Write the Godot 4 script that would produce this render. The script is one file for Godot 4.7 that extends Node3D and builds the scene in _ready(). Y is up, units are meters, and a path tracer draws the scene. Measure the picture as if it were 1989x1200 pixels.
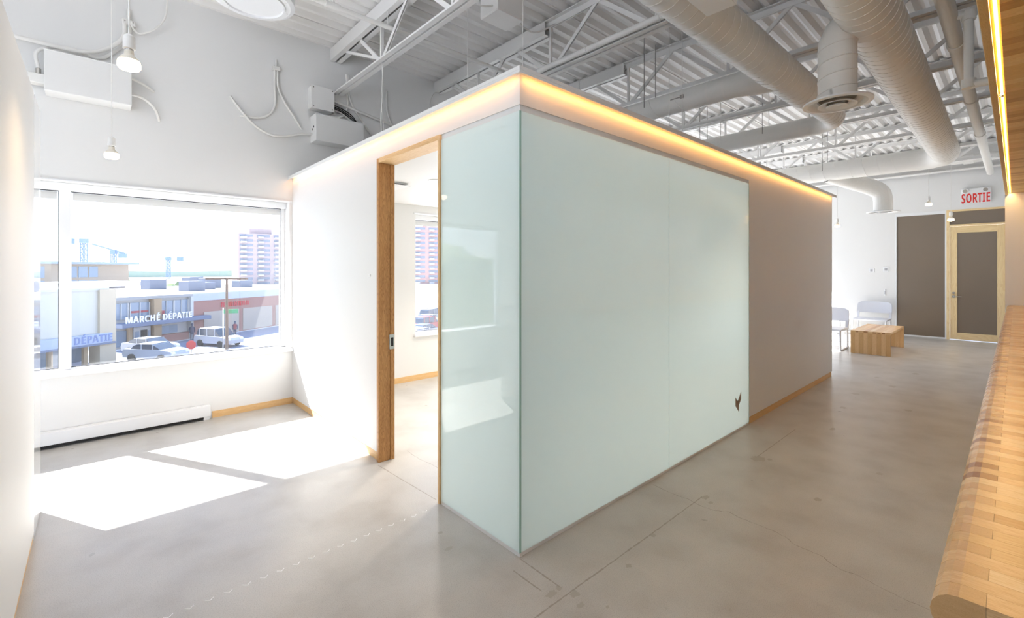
extends Node3D
# ---------------------------------------------------------------- helpers
var used := {}
var mats := {}
var rng := RandomNumberGenerator.new()
var grain := 1          # axis along which wood grain runs when meshes are built
var tex := {}

func numbered(n: String) -> String:
	if not used.has(n):
		used[n] = 0
		return n
	used[n] += 1
	return "%s_%03d" % [n, used[n]]

func thing(called: String, label: String, category: String, at := Vector3.ZERO, group := "") -> Node3D:
	var o := Node3D.new()
	o.name = numbered(called)
	add_child(o)
	o.position = at
	o.set_meta("label", label)
	o.set_meta("category", category)
	if group != "":
		o.set_meta("group", group)
	return o

func part(parent: Node3D, called: String, mesh: Mesh, m: Material, at := Vector3.ZERO, label := "") -> MeshInstance3D:
	var o := MeshInstance3D.new()
	o.name = called
	o.mesh = mesh
	o.material_override = m
	o.position = at
	parent.add_child(o, true)
	if label != "":
		o.set_meta("label", label)
	return o

func solo(called: String, mesh: Mesh, m: Material, label: String, category: String, at := Vector3.ZERO, group := "") -> MeshInstance3D:
	var o := MeshInstance3D.new()
	o.name = numbered(called)
	o.mesh = mesh
	o.material_override = m
	o.position = at
	add_child(o)
	o.set_meta("label", label)
	o.set_meta("category", category)
	if group != "":
		o.set_meta("group", group)
	return o

func struct(called: String, mesh: Mesh, m: Material, label := "", at := Vector3.ZERO) -> MeshInstance3D:
	var o := MeshInstance3D.new()
	o.name = numbered(called)
	o.mesh = mesh
	o.material_override = m
	o.position = at
	add_child(o)
	o.set_meta("kind", "structure")
	if label != "":
		o.set_meta("label", label)
	return o

func struct_root(called: String, label: String, at := Vector3.ZERO) -> Node3D:
	var o := Node3D.new()
	o.name = numbered(called)
	o.position = at
	add_child(o)
	o.set_meta("kind", "structure")
	o.set_meta("label", label)
	return o

func mat(key: String, c := Color.WHITE, rough := 0.6, metal := 0.0, spec := 0.5) -> StandardMaterial3D:
	if mats.has(key):
		return mats[key]
	var m := StandardMaterial3D.new()
	m.resource_name = key
	m.albedo_color = c
	m.roughness = rough
	m.metallic = metal
	m.metallic_specular = spec
	mats[key] = m
	return m

func glow(key: String, c: Color, e: float) -> StandardMaterial3D:
	var m := mat(key, Color(0.9, 0.9, 0.88), 0.5)
	m.emission_enabled = true
	m.emission = c
	m.emission_energy_multiplier = e
	return m

func new_st() -> SurfaceTool:
	var st := SurfaceTool.new()
	st.begin(Mesh.PRIMITIVE_TRIANGLES)
	return st

func uv_of(p: Vector3, n: Vector3) -> Vector2:
	var a := n.abs()
	var o := []
	for k in 3:
		if k != grain:
			o.append(k)
	if a[grain] > 0.8:
		return Vector2(p[o[0]] * 0.7, p[o[1]] * 0.7)
	var side: int = o[0] if a[o[0]] < a[o[1]] else o[1]
	return Vector2(p[side], p[grain])

# corners run counter-clockwise seen from outside
func poly(st: SurfaceTool, p: Array, n = null) -> void:
	var nn: Vector3 = (p[1] - p[0]).cross(p[2] - p[0]).normalized()
	for i in range(1, p.size() - 1):
		for k in [0, i + 1, i]:
			st.set_normal(nn if n == null else n[k])
			st.set_uv(uv_of(p[k], nn))
			st.add_vertex(p[k])

func bx(st: SurfaceTool, lo: Vector3, hi: Vector3, b := 0.0) -> void:
	var c := (lo + hi) * 0.5
	var h := (hi - lo) * 0.5
	b = min(b, min(h.x, min(h.y, h.z)) * 0.9)
	var ax := [Vector3.RIGHT, Vector3.UP, Vector3.BACK]
	for k in 3:
		var u: Vector3 = ax[(k + 1) % 3]
		var v: Vector3 = ax[(k + 2) % 3]
		var hu: float = h[(k + 1) % 3] - b
		var hv: float = h[(k + 2) % 3] - b
		for s in [-1.0, 1.0]:
			var f: Vector3 = c + ax[k] * s * h[k]
			var q := [f - u * hu - v * hv, f + u * hu - v * hv, f + u * hu + v * hv, f - u * hu + v * hv]
			if s < 0:
				q.reverse()
			poly(st, q)
	if b <= 0.0:
		return
	for k in 3:      # chamfers along axis k
		var i := (k + 1) % 3
		var j := (k + 2) % 3
		for si in [-1.0, 1.0]:
			for sj in [-1.0, 1.0]:
				var a1: Vector3 = c + ax[i] * si * h[i] + ax[j] * sj * (h[j] - b)
				var a2: Vector3 = c + ax[i] * si * (h[i] - b) + ax[j] * sj * h[j]
				var e: Vector3 = ax[k] * (h[k] - b)
				var q := [a1 - e, a2 - e, a2 + e, a1 + e]
				var nn: Vector3 = (q[1] - q[0]).cross(q[2] - q[0])
				if nn.dot(ax[i] * si + ax[j] * sj) < 0:
					q.reverse()
				poly(st, q)
	for sx in [-1.0, 1.0]:
		for sy in [-1.0, 1.0]:
			for sz in [-1.0, 1.0]:
				var s := Vector3(sx, sy, sz)
				var t := [c + s * Vector3(h.x, h.y - b, h.z - b), c + s * Vector3(h.x - b, h.y, h.z - b), c + s * Vector3(h.x - b, h.y - b, h.z)]
				if (t[1] - t[0]).cross(t[2] - t[0]).dot(s) < 0:
					t.reverse()
				poly(st, t)

func box(lo: Vector3, hi: Vector3, b := 0.0) -> ArrayMesh:
	var st := new_st()
	bx(st, lo, hi, b)
	return st.commit()

func boxes(list: Array, b := 0.0) -> ArrayMesh:
	var st := new_st()
	for l in list:
		bx(st, l[0], l[1], b)
	return st.commit()

func boxc(size: Vector3, b := 0.0) -> ArrayMesh:
	return box(-size * 0.5, size * 0.5, b)

# a bar of square section w x d between two points
func bar(st: SurfaceTool, a: Vector3, b: Vector3, w: float, d: float, side := Vector3.RIGHT) -> void:
	var t := (b - a).normalized()
	var u := side.slide(t).normalized()
	var v := t.cross(u).normalized()
	var r := [u * w / 2 + v * d / 2, -u * w / 2 + v * d / 2, -u * w / 2 - v * d / 2, u * w / 2 - v * d / 2]
	for k in 4:
		var p1: Vector3 = r[k]
		var p2: Vector3 = r[(k + 1) % 4]
		poly(st, [a + p1, a + p2, b + p2, b + p1])
	poly(st, [b + r[0], b + r[1], b + r[2], b + r[3]])
	poly(st, [a + r[3], a + r[2], a + r[1], a + r[0]])

# round tube through points; r is a number or an array of radii
func tube(st: SurfaceTool, pts: Array, r, seg := 8, caps := true) -> void:
	var rings := []
	var nor := []
	var t0: Vector3 = (pts[1] - pts[0]).normalized()
	var u: Vector3 = (Vector3.UP if absf(t0.y) < 0.9 else Vector3.RIGHT).slide(t0).normalized()
	var n: int = pts.size()
	for i in n:
		var t: Vector3
		if i == 0:
			t = t0
		elif i == n - 1:
			t = (pts[i] - pts[i - 1]).normalized()
		else:
			t = ((pts[i] - pts[i - 1]).normalized() + (pts[i + 1] - pts[i]).normalized()).normalized()
		u = u.slide(t).normalized()
		var v := t.cross(u)
		var rad: float = r[i] if r is Array else r
		var ring := []
		var nn := []
		for k in seg:
			var a := TAU * k / seg
			var d := u * cos(a) + v * sin(a)
			ring.append(pts[i] + d * rad)
			nn.append(d)
		rings.append(ring)
		nor.append(nn)
	for i in n - 1:
		for k in seg:
			var k2 := (k + 1) % seg
			poly(st, [rings[i][k], rings[i][k2], rings[i + 1][k2], rings[i + 1][k]], [nor[i][k], nor[i][k2], nor[i + 1][k2], nor[i + 1][k]])
	if caps:
		var c1: Array = rings[n - 1].duplicate()
		poly(st, c1)
		var c0: Array = rings[0].duplicate()
		c0.reverse()
		poly(st, c0)

func tube_mesh(pts: Array, r, seg := 8, caps := true) -> ArrayMesh:
	var st := new_st()
	tube(st, pts, r, seg, caps)
	return st.commit()

# profile of Vector2(radius, y), listed so that outside is to the left going down... both sides show anyway
func lathe(st: SurfaceTool, prof: Array, seg := 24, at := Vector3.ZERO) -> void:
	for i in prof.size() - 1:
		var a: Vector2 = prof[i]
		var b: Vector2 = prof[i + 1]
		if a.is_equal_approx(b):
			continue
		var d := (b - a).normalized()
		var n2 := Vector2(d.y, -d.x)
		for k in seg:
			var t1 := TAU * k / seg
			var t2 := TAU * (k + 1) / seg
			var e1 := Vector3(cos(t1), 0, sin(t1))
			var e2 := Vector3(cos(t2), 0, sin(t2))
			var q := [at + e1 * a.x + Vector3.UP * a.y, at + e1 * b.x + Vector3.UP * b.y, at + e2 * b.x + Vector3.UP * b.y, at + e2 * a.x + Vector3.UP * a.y]
			var n := [e1 * n2.x + Vector3.UP * n2.y, e1 * n2.x + Vector3.UP * n2.y, e2 * n2.x + Vector3.UP * n2.y, e2 * n2.x + Vector3.UP * n2.y]
			if a.x < 1e-6:
				q.remove_at(3)
				n.remove_at(3)
			elif b.x < 1e-6:
				q.remove_at(2)
				n.remove_at(2)
			var face: Vector3 = (q[1] - q[0]).cross(q[2] - q[0])
			if face.dot(n[0]) < 0:
				q.reverse()
				n.reverse()
			poly(st, q, n)

func lathe_mesh(prof: Array, seg := 24) -> ArrayMesh:
	var st := new_st()
	lathe(st, prof, seg)
	return st.commit()

# polygon in the XY plane (counter-clockwise), extruded from z0 to z1, moved by xf
func prism(st: SurfaceTool, pg: Array, z0: float, z1: float, xf := Transform3D()) -> void:
	var pv := PackedVector2Array(pg)
	var tri := Geometry2D.triangulate_polygon(pv)
	for i in range(0, tri.size(), 3):
		var a := pv[tri[i]]
		var b := pv[tri[i + 1]]
		var c := pv[tri[i + 2]]
		if (b - a).cross(c - a) < 0:
			var s := b
			b = c
			c = s
		poly(st, [xf * Vector3(a.x, a.y, z1), xf * Vector3(b.x, b.y, z1), xf * Vector3(c.x, c.y, z1)])
		poly(st, [xf * Vector3(c.x, c.y, z0), xf * Vector3(b.x, b.y, z0), xf * Vector3(a.x, a.y, z0)])
	var n := pv.size()
	for i in n:
		var a := pv[i]
		var b := pv[(i + 1) % n]
		poly(st, [xf * Vector3(a.x, a.y, z0), xf * Vector3(b.x, b.y, z0), xf * Vector3(b.x, b.y, z1), xf * Vector3(a.x, a.y, z1)])

func prism_mesh(pg: Array, z0: float, z1: float, xf := Transform3D()) -> ArrayMesh:
	var st := new_st()
	prism(st, pg, z0, z1, xf)
	return st.commit()

# flat ribbon on the floor along points (x, z)
func ribbon(pts: Array, w: float, y := 0.0004, jit := 0.0) -> ArrayMesh:
	var st := new_st()
	for i in pts.size() - 1:
		var a := Vector3(pts[i][0], y, pts[i][1])
		var b := Vector3(pts[i + 1][0], y, pts[i + 1][1])
		var n := 1 if jit == 0.0 else maxi(2, int(a.distance_to(b) / 0.02))
		var s := Vector3(-(b - a).z, 0, (b - a).x).normalized()
		var last := a
		for k in n:
			var c := a.lerp(b, float(k + 1) / n)
			if k < n - 1:
				c += s * rng.randf_range(-jit, jit)
			var hw := w * 0.5 * (1.0 if jit == 0.0 else rng.randf_range(0.5, 1.2))
			poly(st, [last - s * hw, last + s * hw, c + s * hw, c - s * hw])
			last = c
	return st.commit()

func blotch(r: float, y := 0.0003) -> ArrayMesh:
	var st := new_st()
	var ring := []
	var n := 22
	var sq := rng.randf_range(0.5, 0.9)
	for k in n:
		var a := -TAU * k / n
		var rr := r * rng.randf_range(0.6, 1.1)
		ring.append(Vector3(cos(a) * rr, y, sin(a) * rr * sq))
	for k in n:
		poly(st, [Vector3(0, y, 0), ring[k], ring[(k + 1) % n]])
	return st.commit()

func text(s: String, height: float, depth: float, wide := 1.0, bold := 600) -> TextMesh:
	var f := SystemFont.new()
	f.font_names = PackedStringArray(["Droid Sans"])
	f.font_weight = bold
	var t := TextMesh.new()
	t.text = s
	t.font = f
	t.font_size = 64
	t.pixel_size = height / 46.0
	t.depth = depth
	return t

func arc(c: Vector3, from: Vector3, to: Vector3, n := 8) -> Array:
	# quarter turn about c from c+from to c+to (perpendicular, same length)
	var out := []
	for i in n + 1:
		var a := PI * 0.5 * i / n
		out.append(c + from * cos(a) + to * sin(a))
	return out

func smooth_path(p: Array, n := 6) -> Array:
	var cv := Curve3D.new()
	for i in p.size():
		var a: Vector3 = p[maxi(i - 1, 0)]
		var b: Vector3 = p[mini(i + 1, p.size() - 1)]
		var t := (b - a) / 6.0
		cv.add_point(p[i], -t, t)
	var out := []
	for i in p.size() - 1:
		for k in n:
			out.append(cv.sample(i, float(k) / n))
	out.append(p[p.size() - 1])
	return out

# ---------------------------------------------------------------- textures
func wood_texture(dark: Color, light: Color, seed_: int, rings := 26.0, wave := 0.35) -> ImageTexture:
	var w := 256
	var h := 512
	var im := Image.create(w, h, false, Image.FORMAT_RGB8)
	var n := FastNoiseLite.new()
	n.seed = seed_
	n.frequency = 1.0
	n.noise_type = FastNoiseLite.TYPE_SIMPLEX
	for y in h:
		var fy := float(y) / h
		for x in w:
			var fx := float(x) / w
			var warp := n.get_noise_2d(fx * 1.6, fy * 1.1) * wave + n.get_noise_2d(fx * 5.0, fy * 1.6 + 9.0) * wave * 0.25
			var v := (fx + warp) * rings
			var ringv := v - floorf(v)
			ringv = pow(ringv, 2.2)
			var fib := n.get_noise_2d(fx * 90.0, fy * 5.0 + 33.0) * 0.5 + 0.5
			var broad := n.get_noise_2d(fx * 3.0 + 50.0, fy * 0.9) * 0.5 + 0.5
			var k := clampf(ringv * 0.5 + fib * 0.22 + broad * 0.3, 0.0, 1.0)
			im.set_pixel(x, y, light.lerp(dark, k))
	return ImageTexture.create_from_image(im)

func wood(key: String, t: Texture2D, tint: Color, rough := 0.45, off := Vector3.ZERO, scale := Vector3(2.6, 0.9, 1.0)) -> StandardMaterial3D:
	var m := mat(key, tint, rough)
	m.albedo_texture = t
	m.uv1_scale = scale
	m.uv1_offset = off
	return m

func noise_tex(key: String, freq: float, c: Array, seed_ := 1, octaves := 4, normal := false, strength := 4.0) -> NoiseTexture2D:
	if tex.has(key):
		return tex[key]
	var n := FastNoiseLite.new()
	n.seed = seed_
	n.frequency = freq
	n.fractal_octaves = octaves
	var t := NoiseTexture2D.new()
	t.width = 512
	t.height = 512
	t.seamless = true
	t.noise = n
	if normal:
		t.as_normal_map = true
		t.bump_strength = strength
	else:
		var g := Gradient.new()
		var off := PackedFloat32Array()
		var col := PackedColorArray()
		for i in c.size():
			off.append(float(i) / (c.size() - 1))
			col.append(c[i])
		g.offsets = off
		g.colors = col
		t.color_ramp = g
	tex[key] = t
	return t

# ---------------------------------------------------------------- the scene
const ZW := -5.65       # inner face of the window wall
const GZ := -5.84       # glass plane
const XG := 1.688       # side face of the glass box
const ZG := -1.795      # long face of the glass box
const WARM := Color(1.0, 0.70, 0.36)

func _ready() -> void:
	rng.seed = 7
	# camera: level, lens shifted down
	var cam := Camera3D.new()
	cam.name = "camera"
	add_child(cam)
	cam.position = Vector3(0, 1.55, 0)
	cam.rotation_degrees = Vector3(0, -42.254, 0)
	cam.projection = Camera3D.PROJECTION_FRUSTUM
	cam.near = 0.05
	cam.far = 1500.0
	cam.size = 0.05 * 1200.0 / 890.0
	cam.frustum_offset = Vector2(0, -77.0 / 890.0 * 0.05)
	# sky and exposure
	var sm := ProceduralSkyMaterial.new()
	sm.sky_top_color = Color(0.62, 0.74, 0.92)
	sm.sky_horizon_color = Color(0.96, 0.98, 1.0)
	sm.ground_horizon_color = Color(0.75, 0.75, 0.74)
	sm.ground_bottom_color = Color(0.5, 0.5, 0.49)
	sm.sky_energy_multiplier = 1.48
	sm.ground_energy_multiplier = 1.2
	sm.sun_angle_max = 4.0
	var env := Environment.new()
	env.background_mode = Environment.BG_SKY
	env.sky = Sky.new()
	env.sky.sky_material = sm
	env.tonemap_mode = Environment.TONE_MAPPER_LINEAR
	env.tonemap_exposure = 1.33
	env.sdfgi_enabled = true
	env.ssao_enabled = true
	env.ssil_enabled = true
	var we := WorldEnvironment.new()
	we.name = "environment"
	we.environment = env
	add_child(we)
	# sun, high on the left beyond the window wall
	var sun := DirectionalLight3D.new()
	sun.name = "sun"
	add_child(sun)
	sun.look_at_from_position(Vector3.ZERO, Vector3(0.54, -1.0, 1.0), Vector3.UP)
	sun.light_energy = 6.6
	sun.light_color = Color(1.0, 0.992, 0.978)
	sun.light_angular_distance = 0.5
	sun.shadow_enabled = true

	materials()
	shell()
	windows()
	glass_box()
	left_partition()
	far_end()
	counter_and_soffit()
	roof()
	ducts()
	wall_services()
	pendants()
	furniture()
	floor_marks()
	outdoors()

func materials() -> void:
	mat("white_paint", Color(0.915, 0.915, 0.91), 0.55)
	mat("deck_paint", Color(0.93, 0.925, 0.915), 0.6)
	mat("steel_paint", Color(0.92, 0.915, 0.905), 0.5)
	mat("duct_paint", Color(0.93, 0.925, 0.905), 0.5)
	mat("seam_paint", Color(0.94, 0.93, 0.91), 0.45)
	mat("vinyl", Color(0.94, 0.945, 0.95), 0.35)
	mat("conduit", Color(0.92, 0.915, 0.9), 0.45)
	mat("dark", Color(0.1, 0.1, 0.1), 0.6)
	mat("cable_black", Color(0.09, 0.09, 0.09), 0.5)
	mat("chrome", Color(0.75, 0.74, 0.72), 0.25, 1.0)
	mat("brass", Color(0.72, 0.5, 0.3), 0.3, 1.0)
	mat("red_paint", Color(0.9, 0.22, 0.2), 0.5)
	var pane := mat("clear_pane", Color(1, 1, 1, 0.02), 0.0)
	pane.transparency = BaseMaterial3D.TRANSPARENCY_ALPHA
	# back-lit frosted mint glass with a polished face
	var fg := mat("frosted_glass", Color(0.93, 0.97, 0.972), 0.03)
	fg.clearcoat_enabled = true
	fg.clearcoat = 1.0
	fg.clearcoat_roughness = 0.0
	fg.backlight_enabled = true
	fg.backlight = Color(0.945, 0.985, 0.985)
	var ge := mat("glass_edge", Color(0.64, 0.80, 0.76), 0.2)
	ge.clearcoat_enabled = true
	var gp := mat("gloss_panel", Color(0.93, 0.935, 0.935), 0.3)
	gp.clearcoat_enabled = true
	gp.clearcoat_roughness = 0.02
	var bg := mat("bronze_glass", Color(0.47, 0.41, 0.34), 0.35)
	bg.clearcoat_enabled = true
	bg.clearcoat_roughness = 0.25
	var blind := mat("blind_cloth", Color(0.86, 0.86, 0.85), 0.8)
	blind.backlight_enabled = true
	blind.backlight = Color(0.5, 0.5, 0.5)
	# polished concrete
	var fl := mat("concrete", Color(1, 1, 1), 0.36, 0.0, 0.4)
	fl.albedo_texture = noise_tex("concrete_tone", 0.012, [Color(0.70, 0.685, 0.66), Color(0.755, 0.745, 0.725), Color(0.785, 0.775, 0.755)], 3, 5)
	fl.uv1_triplanar = true
	fl.uv1_world_triplanar = true
	fl.uv1_scale = Vector3(0.31, 0.31, 0.31)
	fl.detail_enabled = true
	fl.detail_blend_mode = BaseMaterial3D.BLEND_MODE_MUL
	fl.detail_uv_layer = BaseMaterial3D.DETAIL_UV_2
	fl.detail_albedo = noise_tex("concrete_grit", 0.22, [Color(0.83, 0.83, 0.83), Color(1, 1, 1), Color(1, 1, 1)], 5, 3)
	fl.uv2_triplanar = true
	fl.uv2_world_triplanar = true
	fl.uv2_scale = Vector3(1.7, 1.7, 1.7)
	fl.roughness_texture = noise_tex("concrete_gloss", 0.02, [Color(0.75, 0.75, 0.75), Color(1, 1, 1)], 8, 3)
	mat("saw_cut", Color(0.615, 0.59, 0.555), 0.4)
	mat("crack_fill", Color(0.5, 0.475, 0.44), 0.6)
	mat("floor_stain", Color(0.665, 0.645, 0.61), 0.36)
	mat("marker_white", Color(0.97, 0.97, 0.97), 0.4)
	# woods
	tex["maple"] = wood_texture(Color(0.90, 0.77, 0.57), Color(0.98, 0.89, 0.71), 12, 10.0, 0.3)
	tex["oak"] = wood_texture(Color(0.55, 0.36, 0.19), Color(0.87, 0.69, 0.46), 4, 7.0, 0.8)
	tex["ash"] = wood_texture(Color(0.83, 0.68, 0.48), Color(0.94, 0.83, 0.65), 9, 16.0, 0.3)
	wood("oak_jamb", tex["oak"], Color(1.0, 0.97, 0.93), 0.5, Vector3(0.1, 0.2, 0), Vector3(6.0, 0.9, 1))
	wood("oak_pale", tex["ash"], Color(1.0, 0.98, 0.95), 0.5, Vector3(0.4, 0.1, 0), Vector3(4.0, 0.6, 1))
	wood("ash_base", tex["ash"], Color(1.0, 0.96, 0.9), 0.5, Vector3(0.3, 0, 0), Vector3(5.0, 0.5, 1))
	wood("maple_door", tex["maple"], Color(1.0, 1.0, 0.98), 0.5, Vector3(0.7, 0.5, 0), Vector3(1.5, 0.4, 1))
	var tones := [Color(1, 0.985, 0.96), Color(0.96, 0.92, 0.85), Color(0.91, 0.85, 0.76), Color(1, 1, 1), Color(0.85, 0.76, 0.65), Color(0.98, 0.94, 0.90)]
	for i in 6:
		wood("stave_%d" % i, tex["ash"], tones[i], 0.27, Vector3(0.17 * i, 0.31 * i, 0), Vector3(9.0, 1.0, 1))
		var t2: Color = tones[i] * Color(0.96, 0.96, 0.84)
		wood("soffit_stave_%d" % i, tex["ash"], t2, 0.45, Vector3(0.23 * i, 0.37 * i, 0), Vector3(6.0, 1.0, 1))
	wood("end_grain", tex["ash"], Color(0.72, 0.60, 0.48), 0.3, Vector3(0.5, 0.2, 0), Vector3(30.0, 18.0, 1))
	wood("end_grain_light", tex["ash"], Color(0.94, 0.89, 0.83), 0.3, Vector3(0.2, 0.6, 0), Vector3(30.0, 18.0, 1))

func V(x: float, y: float, z: float) -> Vector3:
	return Vector3(x, y, z)

func shell() -> void:
	var W: Material = mats["white_paint"]
	struct("floor", box(V(-3.3, -0.3, -5.95), V(14.4, 0, 3.4)), mats["concrete"], "polished grey concrete floor")
	# window wall, pierced by three window bands
	var top := 4.6
	var l := [[V(-3.3, 0, -5.95), V(14.4, 0.62, ZW)], [V(-3.3, 2.33, -5.95), V(4.5, top, ZW)], [V(4.5, 2.33, -5.95), V(8.3, 2.78, ZW)], [V(4.5, 3.4, -5.95), V(8.3, top, ZW)], [V(8.0, 2.78, -5.95), V(8.3, 3.4, ZW)], [V(8.3, 3.75, -5.95), V(14.4, top, ZW)]]
	for p in [[-3.3, -2.9, 2.33], [1.655, 3.31, 2.33], [7.3, 8.3, 2.33], [13.7, 14.4, 3.75]]:
		l.append([V(p[0], 0.62, -5.95), V(p[1], p[2], ZW)])
	struct("wall_window_side", boxes(l), W, "white wall with the long window band")
	struct("wall_left", boxes([[V(-3.3, 0, ZW), V(-3.1, 0.9, 3.2)], [V(-3.3, 3.95, ZW), V(-3.1, top, 3.2)], [V(-3.3, 0.9, ZW), V(-3.1, 3.95, -2.6)], [V(-3.3, 0.9, 2.8), V(-3.1, 3.95, 3.2)]]), W)
	struct("wall_back", boxes([[V(-3.3, 0, 3.2), V(0.95, 0.9, 3.4)], [V(-3.3, 3.95, 3.2), V(0.95, top, 3.4)], [V(-3.3, 0.9, 3.2), V(-2.9, 3.95, 3.4)], [V(-0.4, 0.9, 3.2), V(0.95, 2.3, 3.4)], [V(0.6, 2.3, 3.2), V(0.95, 3.95, 3.4)]]), W)
	struct("wall_back_return", box(V(0.75, 0, 0.95), V(0.95, top, 3.2)), W)
	struct("wall_counter", box(V(0.75, 0, 0.80), V(9.6, top, 0.95)), W)
	struct("wall_counter_end", box(V(9.45, 0, -0.107), V(9.6, top, 0.80)), W, "wall closing the counter niche")
	struct("wall_right", box(V(9.6, 0, -0.107), V(14.0, top, 0.05)), W)
	# far wall with the opening for the glazed screen and the door
	struct("wall_far", boxes([[V(14.0, 0, ZW), V(14.3, top, -1.93)], [V(14.0, 2.86, -1.93), V(14.3, top, -0.107)]]), W, "white far wall above the entrance")
	# skirting, wood, set back under the wall boards
	grain = 0
	struct("baseboard_window_side", box(V(0.9, 0.0, ZW), V(XG, 0.068, ZW + 0.012)), mats["ash_base"], "pale wood skirting under the window")

func led_strip(parent: Node3D, a: Vector3, b: Vector3, w: float, energy: float, c := WARM) -> void:
	# a glowing tape facing down between a and b, and an area light of its size just below
	var st := new_st()
	var along := (b - a).normalized()
	bar(st, a, b, w, 0.004, along.cross(Vector3.UP))
	part(parent, "led_tape", st.commit(), glow("led_tape", WARM, 6.0), Vector3.ZERO, "glowing warm LED tape")
	var al := AreaLight3D.new()
	al.name = "led_light"
	parent.add_child(al, true)
	al.area_size = Vector2(a.distance_to(b), w)
	al.light_color = c
	al.light_energy = energy
	al.shadow_enabled = true
	al.position = (a + b) * 0.5 + Vector3.DOWN * 0.004
	var t := Transform3D()
	t.basis = Basis(along, along.cross(Vector3.UP) * -1.0, Vector3.UP)
	if t.basis.determinant() < 0:
		t.basis = Basis(along, along.cross(Vector3.UP), Vector3.UP)
	al.basis = t.basis

func window_unit(called: String, x0: float, x1: float, mull: Array, label: String, blind_drop: Array, y1 := 2.33, y0 := 0.62) -> void:
	var r := struct_root(called, label)
	var f := 0.045
	var zf := GZ + 0.03
	var zb := GZ - 0.05
	mull.sort()
	var V_: Material = mats["vinyl"]
	part(r, "frame_head", box(V(x0, y1 - 0.07, zb), V(x1, y1, zf + 0.06), 0.004), V_)
	part(r, "frame_foot", box(V(x0, y0, zb), V(x1, y0 + 0.03, zf), 0.004), V_)
	part(r, "frame_jamb", box(V(x0, y0, zb), V(x0 + f, y1, zf), 0.004), V_)
	part(r, "frame_jamb", box(V(x1 - f, y0, zb), V(x1, y1, zf), 0.004), V_)
	for m in mull:
		part(r, "mullion", box(V(m - 0.04, y0, zb), V(m + 0.04, y1, zf + 0.02), 0.004), V_)
	var xs := [x0 + f]
	for m in mull:
		xs.append(m - 0.04)
		xs.append(m + 0.04)
	xs.append(x1 - f)
	for i in range(0, xs.size(), 2):
		part(r, "pane", box(V(xs[i], y0 + 0.03, GZ - 0.003), V(xs[i + 1], y1 - 0.07, GZ + 0.003)), mats["clear_pane"])
		# thin dark gasket round the glass
		part(r, "gasket", boxes([[V(xs[i], y0 + 0.03, GZ - 0.006), V(xs[i + 1], y0 + 0.036, GZ + 0.008)], [V(xs[i + 1] - 0.005, y0 + 0.036, GZ - 0.006), V(xs[i + 1], y1 - 0.075, GZ + 0.008)], [V(xs[i], y1 - 0.076, GZ + 0.010), V(xs[i + 1], y1 - 0.07, GZ + 0.03)]]), mats["cable_black"])
		var drop: float = blind_drop[i / 2]
		if drop > 0:
			part(r, "roller_blind", box(V(xs[i] + 0.012, y1 - 0.076 - drop, GZ + 0.012), V(xs[i + 1] - 0.012, y1 - 0.078, GZ + 0.018)), mats["blind_cloth"], Vector3.ZERO, "rolled-up grey blind")
	part(r, "sill", box(V(x0 - 0.03, y0 - 0.015, zf - 0.01), V(x1 + 0.03, y0 + 0.02, ZW + 0.045), 0.006), V_)
	part(r, "head_casing", box(V(x0 - 0.03, y1 - 0.005, ZW - 0.02), V(x1 + 0.03, y1 + 0.012, ZW + 0.014), 0.003), V_)

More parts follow.
